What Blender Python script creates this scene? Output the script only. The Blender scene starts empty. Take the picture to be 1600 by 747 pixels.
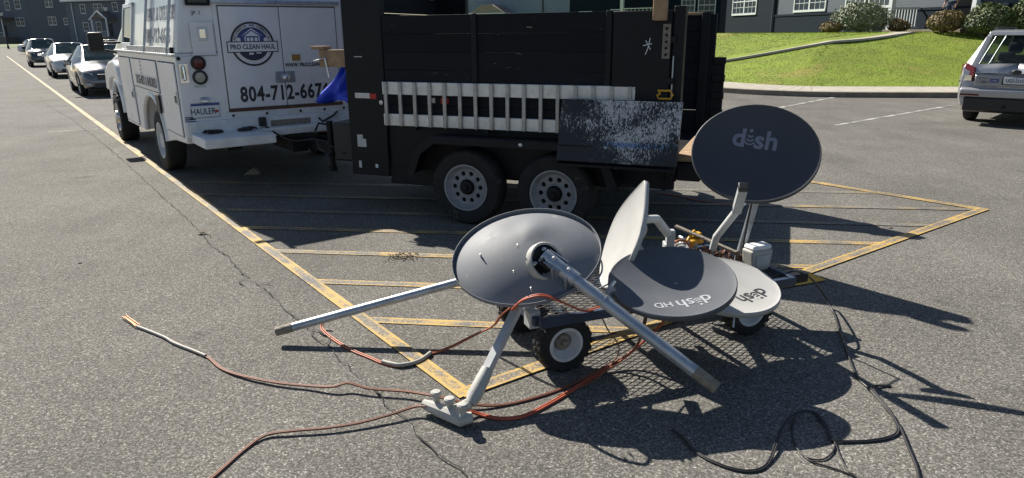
import bpy, bmesh, math, random
from mathutils import Matrix, Vector
R = math.radians
random.seed(7)
scene = bpy.context.scene
col = scene.collection

# ------------------------------------------------------------------ camera
cam = bpy.data.cameras.new('camera')
cam.sensor_width = 36.0
cam.lens = 24.0075
cam.clip_start = 0.05
cam.clip_end = 2000
cam_o = bpy.data.objects.new('camera', cam)
col.objects.link(cam_o)
pitch, roll = math.atan(320.5 / 1067.0), R(0.5)
fw = Vector((0, math.cos(pitch), -math.sin(pitch)))
up0 = Vector((0, math.sin(pitch), math.cos(pitch)))
xr = Vector((1, 0, 0))
cr = math.cos(roll) * xr - math.sin(roll) * up0
cu = math.sin(roll) * xr + math.cos(roll) * up0
cam_o.matrix_world = Matrix(((cr.x, cu.x, -fw.x, 0), (cr.y, cu.y, -fw.y, 0), (cr.z, cu.z, -fw.z, 1.70), (0, 0, 0, 1)))
scene.camera = cam_o

# ------------------------------------------------------------------ sky and sun
SUN = Vector((-0.74, 0.97, 1.0)).normalized()          # towards the sun
world = bpy.data.worlds.new('World')
scene.world = world
world.use_nodes = True
wn = world.node_tree
sky = wn.nodes.new('ShaderNodeTexSky')
sky.sky_type = 'NISHITA'
sky.sun_disc = False
sky.sun_elevation = math.asin(SUN.z)
sky.sun_rotation = math.atan2(SUN.x, SUN.y)
sky.air_density = 1.0
sky.dust_density = 0.6
wn.nodes['Background'].inputs[1].default_value = 0.05
wn.links.new(sky.outputs[0], wn.nodes['Background'].inputs[0])
sl = bpy.data.lights.new('sun', 'SUN')
sl.energy = 5.0
sl.angle = R(0.53)
sl.color = (1.0, 0.93, 0.82)
so = bpy.data.objects.new('sun', sl)
so.rotation_euler = SUN.to_track_quat('Z', 'Y').to_euler()
so.location = (-20, 26, 30)
col.objects.link(so)
scene.view_settings.view_transform = 'Standard'
scene.view_settings.look = 'None'
scene.view_settings.gamma = 1.0
scene.view_settings.exposure = 0.86
scene.render.engine = 'CYCLES'

# ------------------------------------------------------------------ mesh helpers
class MB:
    def __init__(self):
        self.v = []; self.f = []
    def add(self, vs, fs, M=None):
        o = len(self.v)
        for p in vs:
            p = Vector(p)
            self.v.append(M @ p if M else p)
        self.f += [tuple(i + o for i in q) for q in fs]
        return self
    def box(self, c, s, M=None):
        x, y, z = s[0] / 2, s[1] / 2, s[2] / 2
        vs = [(c[0] + a * x, c[1] + b * y, c[2] + d * z) for a in (-1, 1) for b in (-1, 1) for d in (-1, 1)]
        return self.add(vs, [(0, 1, 3, 2), (4, 6, 7, 5), (0, 4, 5, 1), (2, 3, 7, 6), (0, 2, 6, 4), (1, 5, 7, 3)], M)
    def bb(self, x0, x1, y0, y1, z0, z1, M=None):
        return self.box(((x0 + x1) / 2, (y0 + y1) / 2, (z0 + z1) / 2), (abs(x1 - x0), abs(y1 - y0), abs(z1 - z0)), M)
    def beam(self, a, b, w, h, up=(0, 0, 1)):
        a, b = Vector(a), Vector(b)
        d = b - a; L = d.length; d.normalize()
        s = d.cross(Vector(up))
        if s.length < 1e-4: s = d.cross(Vector((1, 0, 0)))
        s.normalize(); u = s.cross(d)
        M = Matrix(((d.x, s.x, u.x, (a.x + b.x) / 2), (d.y, s.y, u.y, (a.y + b.y) / 2), (d.z, s.z, u.z, (a.z + b.z) / 2), (0, 0, 0, 1)))
        return self.box((0, 0, 0), (L, w, h), M)
    def tube(self, pts, r, n=8, cap=True):
        pts = [Vector(p) for p in pts]
        rs = r if isinstance(r, (list, tuple)) else [r] * len(pts)
        up = None; vs = []; fs = []
        for i, p in enumerate(pts):
            t = (pts[min(i + 1, len(pts) - 1)] - pts[max(i - 1, 0)]).normalized()
            if up is None:
                up = Vector((0, 0, 1)) if abs(t.z) < .9 else Vector((1, 0, 0))
            a = t.cross(up).normalized(); up = a.cross(t).normalized()
            for k in range(n):
                g = 2 * math.pi * k / n
                vs.append(p + (a * math.cos(g) + up * math.sin(g)) * rs[i])
        for i in range(len(pts) - 1):
            for k in range(n):
                fs.append((i * n + k, i * n + (k + 1) % n, (i + 1) * n + (k + 1) % n, (i + 1) * n + k))
        if cap:
            fs.append(tuple(range(n - 1, -1, -1)))
            fs.append(tuple(range((len(pts) - 1) * n, len(pts) * n)))
        return self.add(vs, fs)
    def lathe(self, prof, n=32, M=None, a0=0.0, a1=2 * math.pi):
        """profile (r, h) turned round local z"""
        full = abs(a1 - a0 - 2 * math.pi) < 1e-6
        m = n if full else n + 1
        vs = []; fs = []
        for r, h in prof:
            for k in range(m):
                g = a0 + (a1 - a0) * k / n
                vs.append((r * math.cos(g), r * math.sin(g), h))
        for i in range(len(prof) - 1):
            for k in range(n):
                k2 = (k + 1) % m
                fs.append((i * m + k, i * m + k2, (i + 1) * m + k2, (i + 1) * m + k))
        return self.add(vs, fs, M)
    def prism(self, poly, y0, y1, M=None):
        """polygon in xz pushed from y0 to y1"""
        n = len(poly)
        vs = [(p[0], y0, p[1]) for p in poly] + [(p[0], y1, p[1]) for p in poly]
        fs = [tuple(range(n)), tuple(range(2 * n - 1, n - 1, -1))]
        for i in range(n):
            j = (i + 1) % n
            fs.append((i, i + n, j + n, j))
        return self.add(vs, fs, M)
    def build(self, name, mat, parent=None, smooth=False, bevel=0, seg=2, M=None, angle=35):
        me = bpy.data.meshes.new(name)
        me.from_pydata([tuple(v) for v in self.v], [], self.f)
        bm = bmesh.new(); bm.from_mesh(me)
        bmesh.ops.recalc_face_normals(bm, faces=bm.faces)
        bm.to_mesh(me); bm.free()
        me.update()
        if smooth:
            me.shade_smooth()
            me.set_sharp_from_angle(angle=R(angle))
        o = bpy.data.objects.new(name, me)
        col.objects.link(o)
        if mat is not None: me.materials.append(mat)
        if parent: o.parent = parent
        if M is not None: o.matrix_local = M
        if bevel:
            b = o.modifiers.new('bevel', 'BEVEL'); b.width = bevel; b.segments = seg
            b.limit_method = 'ANGLE'; b.angle_limit = R(40)
            if smooth is False:
                me.shade_smooth(); me.set_sharp_from_angle(angle=R(50))
        return o

def tag(o, label=None, cat=None, group=None, kind=None):
    if label: o['label'] = label
    if cat: o['category'] = cat
    if group: o['group'] = group
    if kind: o['kind'] = kind
    return o

def empty(name, loc, fwd=None, label=None, cat=None, group=None):
    o = bpy.data.objects.new(name, None)
    o.empty_display_size = .1
    col.objects.link(o)
    o.location = loc
    if fwd: o.rotation_euler = (0, 0, math.atan2(fwd[1], fwd[0]))
    return tag(o, label, cat, group)

def shared(src, name, parent, M=None, loc=None):
    o = src.copy(); o.name = name
    col.objects.link(o); o.parent = parent
    if M is not None: o.matrix_local = M
    if loc is not None: o.location = loc
    return o

def frame(o, x, y):
    """matrix with origin o, x axis x, y axis near y, z = x cross y"""
    x = Vector(x).normalized(); z = x.cross(Vector(y)).normalized(); y = z.cross(x)
    o = Vector(o)
    return Matrix(((x.x, y.x, z.x, o.x), (x.y, y.y, z.y, o.y), (x.z, y.z, z.z, o.z), (0, 0, 0, 1)))

def smoothpath(pts, k=4):
    pts = [Vector(p) for p in pts]; out = []
    for i in range(len(pts) - 1):
        p0, p1, p2, p3 = pts[max(i - 1, 0)], pts[i], pts[i + 1], pts[min(i + 2, len(pts) - 1)]
        for j in range(k):
            t = j / k
            out.append(.5 * ((2 * p1) + (p2 - p0) * t + (2 * p0 - 5 * p1 + 4 * p2 - p3) * t * t + (3 * p1 - p0 - 3 * p2 + p3) * t ** 3))
    out.append(pts[-1])
    return out

def text_mesh(body, size, bold=0.0, xs=1.0, spacing=1.0, extrude=0.0006, align='CENTER', shear=0):
    cu_ = bpy.data.curves.new('t', 'FONT')
    cu_.body = body; cu_.size = size; cu_.offset = bold; cu_.extrude = extrude
    cu_.align_x = align; cu_.align_y = 'CENTER'; cu_.space_character = spacing; cu_.resolution_u = 3; cu_.shear = shear
    ob = bpy.data.objects.new('t', cu_)
    col.objects.link(ob)
    dg = bpy.context.evaluated_depsgraph_get()
    me = bpy.data.meshes.new_from_object(ob.evaluated_get(dg))
    bpy.data.objects.remove(ob); bpy.data.curves.remove(cu_)
    for v in me.vertices: v.co.x *= xs
    return me

def lettering(body, size, mat, parent, M, name='lettering', **kw):
    me = text_mesh(body, size, **kw)
    me.materials.clear(); me.materials.append(mat)
    o = bpy.data.objects.new(name, me)
    col.objects.link(o); o.parent = parent; o.matrix_local = M
    return o

# ------------------------------------------------------------------ materials
def mat(name, c, rough=.55, metal=0., var=.14, scale=6., bump=0., bscale=80., wear=None, coat=0., spec=.5, rvar=.12, per=.0):
    m = bpy.data.materials.new(name); m.use_nodes = True
    nt = m.node_tree; N = nt.nodes; L = nt.links
    b = N['Principled BSDF']
    tc = N.new('ShaderNodeTexCoord')
    oi = N.new('ShaderNodeObjectInfo')
    ad = N.new('ShaderNodeVectorMath'); ad.operation = 'ADD'
    ml = N.new('ShaderNodeMath'); ml.operation = 'MULTIPLY'; ml.inputs[1].default_value = 17.0
    L.new(oi.outputs['Random'], ml.inputs[0])
    L.new(tc.outputs['Object'], ad.inputs[0]); L.new(ml.outputs[0], ad.inputs[1])
    n1 = N.new('ShaderNodeTexNoise'); n1.inputs['Scale'].default_value = scale; n1.inputs['Detail'].default_value = 6
    n1.inputs['Roughness'].default_value = .62
    L.new(ad.outputs[0], n1.inputs['Vector'])
    mr = N.new('ShaderNodeMapRange'); mr.inputs[1].default_value = .3; mr.inputs[2].default_value = .7
    L.new(n1.outputs[0], mr.inputs[0])
    mx = N.new('ShaderNodeMix'); mx.data_type = 'RGBA'
    mx.inputs[6].default_value = (*[x * (1 - var) for x in c], 1)
    mx.inputs[7].default_value = (*[min(1, x * (1 + var)) for x in c], 1)
    L.new(mr.outputs[0], mx.inputs[0])
    out = mx.outputs[2]
    if per:
        hs = N.new('ShaderNodeHueSaturation')
        m2 = N.new('ShaderNodeMapRange'); m2.inputs[3].default_value = 1 - per; m2.inputs[4].default_value = 1 + per
        L.new(oi.outputs['Random'], m2.inputs[0]); L.new(m2.outputs[0], hs.inputs['Value']); L.new(out, hs.inputs['Color'])
        out = hs.outputs[0]
    if wear:      # (colour, threshold, scale)
        n2 = N.new('ShaderNodeTexNoise'); n2.inputs['Scale'].default_value = wear[2]; n2.inputs['Detail'].default_value = 8
        n2.inputs['Roughness'].default_value = .7
        L.new(ad.outputs[0], n2.inputs['Vector'])
        m3 = N.new('ShaderNodeMapRange'); m3.inputs[1].default_value = wear[1]; m3.inputs[2].default_value = wear[1] + .07
        L.new(n2.outputs[0], m3.inputs[0])
        x2 = N.new('ShaderNodeMix'); x2.data_type = 'RGBA'
        x2.inputs[7].default_value = (*wear[0], 1)
        L.new(m3.outputs[0], x2.inputs[0]); L.new(out, x2.inputs[6]); out = x2.outputs[2]
    L.new(out, b.inputs['Base Color'])
    r2 = N.new('ShaderNodeMapRange'); r2.inputs[3].default_value = max(.03, rough - rvar); r2.inputs[4].default_value = min(1, rough + rvar)
    L.new(n1.outputs[0], r2.inputs[0]); L.new(r2.outputs[0], b.inputs['Roughness'])
    b.inputs['Metallic'].default_value = metal
    b.inputs['Coat Weight'].default_value = coat
    b.inputs['Specular IOR Level'].default_value = spec
    if bump:
        n3 = N.new('ShaderNodeTexNoise'); n3.inputs['Scale'].default_value = bscale; n3.inputs['Detail'].default_value = 5
        L.new(ad.outputs[0], n3.inputs['Vector'])
        bp = N.new('ShaderNodeBump'); bp.inputs['Strength'].default_value = bump; bp.inputs['Distance'].default_value = .01
        L.new(n3.outputs[0], bp.inputs['Height']); L.new(bp.outputs[0], b.inputs['Normal'])
    return m

def asphalt_colour(N, L, vec):
    """speckled old asphalt: returns colour socket and height socket"""
    vo = N.new('ShaderNodeTexVoronoi'); vo.inputs['Scale'].default_value = 150
    L.new(vec, vo.inputs['Vector'])
    sp = N.new('ShaderNodeSeparateColor'); L.new(vo.outputs['Color'], sp.inputs[0])
    rp = N.new('ShaderNodeValToRGB')
    e = rp.color_ramp.elements
    e[0].position = 0; e[0].color = (.070, .068, .063, 1)
    e[1].position = 1; e[1].color = (.36, .35, .325, 1)
    for p, c in ((.3, (.102, .098, .090, 1)), (.62, (.150, .145, .133, 1)), (.9, (.205, .198, .18, 1))):
        q = e.new(p); q.color = c
    L.new(sp.outputs[0], rp.inputs[0])
    n1 = N.new('ShaderNodeTexNoise'); n1.inputs['Scale'].default_value = .9; n1.inputs['Detail'].default_value = 7
    n1.inputs['Roughness'].default_value = .6
    L.new(vec, n1.inputs['Vector'])
    n2 = N.new('ShaderNodeTexNoise'); n2.inputs['Scale'].default_value = 62; n2.inputs['Detail'].default_value = 4
    L.new(vec, n2.inputs['Vector'])
    m1 = N.new('ShaderNodeMapRange'); m1.inputs[1].default_value = .25; m1.inputs[2].default_value = .75; m1.inputs[3].default_value = .80; m1.inputs[4].default_value = 1.18
    L.new(n1.outputs[0], m1.inputs[0])
    m2 = N.new('ShaderNodeMapRange'); m2.inputs[1].default_value = .25; m2.inputs[2].default_value = .75; m2.inputs[3].default_value = .78; m2.inputs[4].default_value = 1.22
    L.new(n2.outputs[0], m2.inputs[0])
    mm = N.new('ShaderNodeMath'); mm.operation = 'MULTIPLY'
    L.new(m1.outputs[0], mm.inputs[0]); L.new(m2.outputs[0], mm.inputs[1])
    # small tar and oil spots
    n4 = N.new('ShaderNodeTexNoise'); n4.inputs['Scale'].default_value = 2.3; n4.inputs['Detail'].default_value = 3
    L.new(vec, n4.inputs['Vector'])
    m4 = N.new('ShaderNodeMapRange'); m4.inputs[1].default_value = .67; m4.inputs[2].default_value = .80; m4.inputs[3].default_value = 1; m4.inputs[4].default_value = .55
    L.new(n4.outputs[0], m4.inputs[0])
    mp = N.new('ShaderNodeMapping'); mp.inputs['Rotation'].default_value = (0, 0, -.633); mp.inputs['Scale'].default_value = (1.1, .09, 1)
    L.new(vec, mp.inputs[0])
    n5 = N.new('ShaderNodeTexNoise'); n5.inputs['Scale'].default_value = 1.0; n5.inputs['Detail'].default_value = 5; L.new(mp.outputs[0], n5.inputs['Vector'])
    m6 = N.new('ShaderNodeMapRange'); m6.inputs[1].default_value = .3; m6.inputs[2].default_value = .7; m6.inputs[3].default_value = .87; m6.inputs[4].default_value = 1.12
    L.new(n5.outputs[0], m6.inputs[0])
    m7 = N.new('ShaderNodeMath'); m7.operation = 'MULTIPLY'; L.new(mm.outputs[0], m7.inputs[0]); L.new(m6.outputs[0], m7.inputs[1]); mm = m7
    m5 = N.new('ShaderNodeMath'); m5.operation = 'MULTIPLY'
    L.new(mm.outputs[0], m5.inputs[0]); L.new(m4.outputs[0], m5.inputs[1])
    vm = N.new('ShaderNodeVectorMath'); vm.operation = 'SCALE'
    L.new(rp.outputs[0], vm.inputs[0]); L.new(m5.outputs[0], vm.inputs['Scale'])
    ht = N.new('ShaderNodeMath'); ht.operation = 'ADD'
    L.new(sp.outputs[0], ht.inputs[0]); L.new(n2.outputs[0], ht.inputs[1])
    return vm.outputs[0], ht.outputs[0]

def asphalt_material():
    m = bpy.data.materials.new('asphalt'); m.use_nodes = True
    N = m.node_tree.nodes; L = m.node_tree.links; b = N['Principled BSDF']
    tc = N.new('ShaderNodeTexCoord')
    c, h = asphalt_colour(N, L, tc.outputs['Object'])
    L.new(c, b.inputs['Base Color'])
    b.inputs['Roughness'].default_value = .92
    b.inputs['Specular IOR Level'].default_value = .18
    bp = N.new('ShaderNodeBump'); bp.inputs['Strength'].default_value = .35; bp.inputs['Distance'].default_value = .004
    L.new(h, bp.inputs['Height']); L.new(bp.outputs[0], b.inputs['Normal'])
    return m

def line_material(name, c, half, keep=.5, edges=True):
    """worn road paint: rubbed off along the middle, thick along both edges; object y runs across the line"""
    m = bpy.data.materials.new(name); m.use_nodes = True
    N = m.node_tree.nodes; L = m.node_tree.links; b = N['Principled BSDF']
    tc = N.new('ShaderNodeTexCoord'); ge = N.new('ShaderNodeNewGeometry')
    a, h = asphalt_colour(N, L, ge.outputs['Position'])
    sx = N.new('ShaderNodeSeparateXYZ'); L.new(tc.outputs['Object'], sx.inputs[0])
    ab = N.new('ShaderNodeMath'); ab.operation = 'ABSOLUTE'; L.new(sx.outputs[1], ab.inputs[0])
    er = N.new('ShaderNodeMapRange'); er.inputs[1].default_value = half * .45; er.inputs[2].default_value = half * .8
    er.inputs[3].default_value = 0; er.inputs[4].default_value = .16 if edges else 0
    L.new(ab.outputs[0], er.inputs[0])
    n1 = N.new('ShaderNodeTexNoise'); n1.inputs['Scale'].default_value = 55; n1.inputs['Detail'].default_value = 6; n1.inputs['Roughness'].default_value = .75
    L.new(ge.outputs['Position'], n1.inputs['Vector'])
    n2 = N.new('ShaderNodeTexNoise'); n2.inputs['Scale'].default_value = 3.1; n2.inputs['Detail'].default_value = 4
    L.new(ge.outputs['Position'], n2.inputs['Vector'])
    s = N.new('ShaderNodeMath'); s.operation = 'ADD'; L.new(n1.outputs[0], s.inputs[0]); L.new(er.outputs[0], s.inputs[1])
    s2 = N.new('ShaderNodeMath'); s2.operation = 'MULTIPLY_ADD'; s2.inputs[1].default_value = .8
    L.new(n2.outputs[0], s2.inputs[0]); L.new(s.outputs[0], s2.inputs[2])
    mr = N.new('ShaderNodeMapRange'); mr.inputs[1].default_value = 1.32 - keep; mr.inputs[2].default_value = 1.56 - keep
    mr.inputs[4].default_value = .9
    L.new(s2.outputs[0], mr.inputs[0])
    mx = N.new('ShaderNodeMix'); mx.data_type = 'RGBA'; mx.inputs[7].default_value = (*c, 1)
    L.new(mr.outputs[0], mx.inputs[0]); L.new(a, mx.inputs[6]); L.new(mx.outputs[2], b.inputs['Base Color'])
    b.inputs['Roughness'].default_value = .75
    bp = N.new('ShaderNodeBump'); bp.inputs['Strength'].default_value = .4; bp.inputs['Distance'].default_value = .004
    L.new(h, bp.inputs['Height']); L.new(bp.outputs[0], b.inputs['Normal'])
    return m

def glass_material(name, tint=(.03, .04, .05), clear=.3, rough=.03):
    m = bpy.data.materials.new(name); m.use_nodes = True
    N = m.node_tree.nodes; L = m.node_tree.links; b = N['Principled BSDF']
    b.inputs['Base Color'].default_value = (*tint, 1); b.inputs['Roughness'].default_value = rough
    b.inputs['Specular IOR Level'].default_value = .35
    n = N.new('ShaderNodeTexNoise'); n.inputs['Scale'].default_value = 2.0
    bp = N.new('ShaderNodeBump'); bp.inputs['Strength'].default_value = .05; bp.inputs['Distance'].default_value = .02
    L.new(n.outputs[0], bp.inputs['Height']); L.new(bp.outputs[0], b.inputs['Normal'])
    if clear:
        t = N.new('ShaderNodeBsdfTransparent'); t.inputs[0].default_value = (.75, .85, .85, 1)
        mx = N.new('ShaderNodeMixShader'); mx.inputs[0].default_value = clear
        L.new(b.outputs[0], mx.inputs[1]); L.new(t.outputs[0], mx.inputs[2])
        L.new(mx.outputs[0], N['Material Output'].inputs[0])
    return m

def siding_material(name, c, pitch_=.115, rough=.6):
    m = mat(name, c, rough, var=.08, scale=1.5)
    N = m.node_tree.nodes; L = m.node_tree.links; b = N['Principled BSDF']
    ge = N.new('ShaderNodeNewGeometry'); sx = N.new('ShaderNodeSeparateXYZ'); L.new(ge.outputs['Position'], sx.inputs[0])
    d = N.new('ShaderNodeMath'); d.operation = 'DIVIDE'; d.inputs[1].default_value = pitch_; L.new(sx.outputs[2], d.inputs[0])
    fr = N.new('ShaderNodeMath'); fr.operation = 'FRACT'; L.new(d.outputs[0], fr.inputs[0])
    bp = N.new('ShaderNodeBump'); bp.inputs['Strength'].default_value = 1; bp.inputs['Distance'].default_value = .02; bp.invert = True
    L.new(fr.outputs[0], bp.inputs['Height']); L.new(bp.outputs[0], b.inputs['Normal'])
    return m

M = {}
M['asphalt'] = asphalt_material()
M['yellow'] = line_material('yellow_line_paint', (.54, .35, .085), .042, .47)
M['yellow_thin'] = line_material('yellow_hatch_paint', (.54, .35, .085), .042, .47)
M['yellow_shaded'] = line_material('shaded_hatch_paint', (.44, .31, .11), .042, .36)  # worn hatch paint, dulled and thinned further for the shade it lies in
M['yellow_new'] = line_material('fresh_yellow_paint', (.75, .42, .03), .1, .95, False)
M['white_line'] = line_material('white_line_paint', (.62, .62, .60), .05, .50, False)
M['crack'] = mat('crack_filler', (.022, .021, .02), .9, var=.3, scale=20)
M['concrete'] = mat('concrete', (.38, .35, .295), .85, var=.16, scale=3, bump=.3, bscale=60, wear=((.22, .19, .15), .62, 4))
M['kerbface'] = mat('kerb_concrete', (.20, .175, .145), .9, var=.25, scale=5, bump=.4, bscale=50)
M['lawn'] = mat('lawn_soil', (.165, .225, .018), .95, var=.25, scale=1.3, bump=.25, bscale=30, wear=((.23, .22, .04), .58, .45))
M['grass'] = mat('grass_blades', (.195, .27, .018), .75, var=.30, scale=.55, spec=.1, wear=((.27, .265, .045), .58, .45))
M['far_grass'] = mat('verge_grass', (.09, .13, .03), .9, var=.3, scale=.5)
M['white_paint'] = mat('white_truck_paint', (.74, .75, .77), .28, var=.085, scale=2.2, coat=.3, wear=((.50, .46, .42), .80, 5), rvar=.03)
M['white_edge'] = mat('white_trim_paint', (.70, .71, .72), .4, var=.12, scale=7, wear=((.33, .22, .14), .66, 9))
M['rubber'] = mat('tyre_rubber', (.022, .022, .023), .82, var=.3, scale=9, bump=.25, bscale=90, wear=((.075, .07, .062), .6, 6), spec=.3)
M['black_plastic'] = mat('black_plastic', (.02, .02, .021), .5, var=.25, scale=12)
M['door_gasket'] = mat('door_gasket', (.13, .13, .135), .8, var=.3, scale=9)
M['dark_hollow'] = mat('dark_lining', (.012, .012, .013), .85)
M['black_steel'] = mat('black_painted_steel', (.006, .0068, .0095), .55, spec=.3, var=.3, scale=8, bump=.15, bscale=40, wear=((.04, .032, .026), .70, 5))
M['black_plank'] = mat('black_painted_plank', (.0065, .0075, .0115), .7, var=.4, scale=4, bump=.35, bscale=25, spec=.25, wear=((.11, .105, .10), .705, 9), per=.25)
M['raw_wood'] = mat('weathered_timber', (.33, .22, .13), .8, var=.3, scale=9, bump=.3, bscale=40)
M['deck_wood'] = mat('sunlit_deck_timber', (.36, .24, .145), .8, var=.25, scale=12, bump=.3, bscale=40)
M['alu'] = mat('aluminium', (.66, .67, .68), .42, .55, var=.18, scale=11, bump=.1, bscale=60, wear=((.40, .38, .35), .63, 12))
M['alu_rung'] = mat('aluminium_rung', (.42, .41, .40), .42, .5, var=.2, scale=14, wear=((.36, .30, .24), .63, 20))
M['rim_white'] = mat('white_wheel_steel', (.55, .56, .58), .4, var=.12, scale=14, wear=((.30, .24, .19), .66, 12))
M['rim_shaded'] = mat('shaded_wheel_steel', (.24, .25, .27), .5, var=.15, scale=14, wear=((.16, .13, .11), .62, 12))  # wheel steel darkened to stand for the shade on the trailer wheels
M['galv'] = mat('galvanised_pipe', (.40, .44, .49), .38, .65, var=.2, scale=14, bump=.06, bscale=40, wear=((.30, .30, .29), .62, 18))
M['galv_dirty'] = mat('dirty_pipe_end', (.25, .22, .18), .8, .2, var=.35, scale=30, bump=.4, bscale=90)
M['zinc'] = mat('zinc_hardware', (.62, .62, .62), .35, .8, var=.2, scale=30)
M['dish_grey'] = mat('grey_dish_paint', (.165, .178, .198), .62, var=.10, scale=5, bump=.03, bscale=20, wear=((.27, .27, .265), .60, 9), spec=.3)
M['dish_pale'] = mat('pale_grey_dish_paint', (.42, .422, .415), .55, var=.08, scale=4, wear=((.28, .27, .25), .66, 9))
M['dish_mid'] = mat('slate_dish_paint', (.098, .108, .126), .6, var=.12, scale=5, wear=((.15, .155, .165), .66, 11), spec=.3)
M['dish_dark'] = mat('shaded_dish_paint', (.055, .06, .072), .55, var=.06, scale=4, spec=.3)  # dish paint darkened to stand for a face that gets no sun
M['arm_grey'] = mat('grey_arm_paint', (.42, .44, .45), .5, var=.1, scale=12, wear=((.55, .54, .52), .66, 24))
M['lnb'] = mat('beige_grey_plastic', (.40, .395, .37), .6, var=.12, scale=20, wear=((.2, .19, .17), .66, 25))
M['mast_white'] = mat('pale_mast_paint', (.58, .60, .60), .45, var=.1, scale=12, wear=((.35, .35, .34), .64, 20))
M['logo_light'] = mat('light_print', (.38, .40, .43), .5, var=.08, wear=((.3, .31, .33), .64, 40))
M['logo_dim'] = mat('grey_print', (.20, .21, .26), .5, var=.08)
M['logo_dark'] = mat('dark_print', (.035, .035, .04), .5, var=.1)
M['navy_print'] = mat('navy_print', (.025, .03, .065), .45, var=.1)
M['blue_print'] = mat('blue_print', (.045, .07, .24), .45, var=.1)
M['grey_print'] = mat('faded_lettering', (.33, .345, .375), .5, var=.15, scale=9)
M['sign_white'] = mat('white_vinyl', (.74, .75, .77), .4, var=.04)
M['plate'] = mat('number_plate', (.70, .72, .74), .35, var=.05)
M['red_tape'] = mat('red_reflector', (.42, .018, .02), .3, var=.1, scale=30)
M['white_tape'] = mat('white_reflector', (.60, .58, .56), .35, var=.1, scale=30)
M['red_lens'] = mat('red_lens', (.11, .009, .012), .18, var=.1)
M['clear_lens'] = mat('clear_lens', (.40, .38, .31), .2, var=.2, scale=30)
M['chrome'] = mat('chrome', (.72, .73, .74), .12, 1.0, var=.05)
M['rust'] = mat('rusty_edge', (.12, .06, .035), .9, var=.5, scale=25, bump=.4, bscale=70)
M['blue_tarp'] = mat('blue_tarpaulin', (.012, .048, .56), .45, var=.2, scale=5, bump=.2, bscale=14)
M['orange_cable'] = mat('orange_cable', (.42, .115, .05), .5, var=.3, scale=8)
M['red_cable'] = mat('red_orange_cable', (.42, .088, .042), .5, var=.2, scale=8)
M['brown_cable'] = mat('brown_cable', (.21, .085, .05), .6, var=.3, scale=8)
M['grey_cable'] = mat('grey_sheath', (.36, .35, .32), .6, var=.2, scale=12)
M['black_cable'] = mat('black_cable', (.018, .018, .02), .42, var=.2, scale=10)
M['copper'] = mat('copper_ends', (.40, .16, .08), .4, .6, var=.2)
M['cart_frame'] = mat('blue_black_cart_paint', (.022, .038, .075), .5, var=.25, scale=9, wear=((.12, .065, .04), .66, 9))
M['cart_mesh'] = mat('bare_expanded_metal', (.10, .10, .105), .5, .5, var=.4, scale=20, wear=((.17, .09, .055), .6, 14))
M['yellow_plastic'] = mat('yellow_plastic', (.62, .33, .02), .5, var=.2, scale=20)
M['dry_leaf'] = mat('dry_leaf', (.23, .10, .05), .8, var=.4, scale=30, per=.35)
M['silver_paint'] = mat('silver_car_paint', (.40, .41, .43), .24, .5, var=.03, coat=.6, wear=((.40, .39, .37), .78, 3))
M['white_car'] = mat('white_car_paint', (.62, .63, .64), .22, var=.03, coat=.7)
M['charcoal_car'] = mat('charcoal_car_paint', (.06, .065, .075), .2, .35, var=.05, coat=.8)
M['grey_car'] = mat('grey_car_paint', (.13, .14, .155), .2, .45, var=.05, coat=.8)
M['car_glass'] = glass_material('car_glass', (.02, .04, .045), .2)
M['tail_glass'] = glass_material('hatch_glass', (.025, .035, .04), .55)
M['lamp_glass'] = glass_material('headlamp_glass', (.45, .46, .47), 0, .08)
M['window_glass'] = glass_material('house_window_glass', (.045, .06, .08), 0, .05)
M['seat'] = mat('seat_cloth', (.03, .03, .033), .9)
M['trim_white'] = mat('white_window_trim', (.60, .64, .67), .5, var=.05)
M['siding_navy'] = siding_material('slate_blue_siding', (.026, .043, .066))
M['brick_navy'] = mat('navy_painted_wall', (.008, .017, .029), .8, var=.14, scale=1.5, bump=.2, bscale=20, spec=.15)
M['siding_light'] = siding_material('sunlit_blue_siding', (.20, .25, .31))  # blue siding lightened in its colour, in place of sun on the wall
M['siding_grey'] = siding_material('blue_grey_siding', (.115, .135, .16))
M['siding_grey2'] = siding_material('dark_blue_grey_siding', (.085, .10, .12))
M['roof'] = mat('brown_shingles', (.16, .135, .115), .9, var=.3, scale=5, bump=.5, bscale=18)
M['roof_tan'] = mat('tan_shingles', (.26, .22, .19), .9, var=.25, scale=7, bump=.5, bscale=18)
M['door_dark'] = mat('dark_door', (.012, .013, .016), .6)
M['iron'] = mat('black_iron', (.014, .014, .016), .5)
M['leaf_green'] = mat('shrub_leaf', (.10, .135, .045), .55, var=.45, scale=3.5)
M['leaf_silver'] = mat('silvery_shrub_leaf', (.17, .20, .115), .5, var=.4, scale=3.5)
M['leaf_rust'] = mat('rusty_shrub_leaf', (.17, .125, .04), .6, var=.5, scale=4)
M['twig'] = mat('shrub_twig', (.06, .042, .03), .9)
M['denim'] = mat('blue_denim', (.022, .035, .085), .85, var=.2, scale=20)
M['shirt'] = mat('white_shirt', (.50, .53, .60), .85, var=.06)
M['skin'] = mat('skin', (.32, .18, .12), .6)
M['hair'] = mat('hair', (.02, .014, .01), .7)
M['glove'] = mat('dark_glove_cloth', (.035, .03, .03), .9, var=.4, scale=25, bump=.4, bscale=60, wear=((.22, .03, .025), .66, 12))
M['pebble'] = mat('pebble', (.22, .20, .17), .9, var=.4, scale=30, per=.5)
M['sand'] = mat('sandy_grit', (.20, .165, .125), .95, var=.3, scale=30)
M['paper'] = mat('paper_tag', (.50, .50, .50), .7, var=.15, scale=30)
M['amber'] = mat('brass_latch', (.45, .27, .08), .4, .4, var=.3, scale=20)

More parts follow.
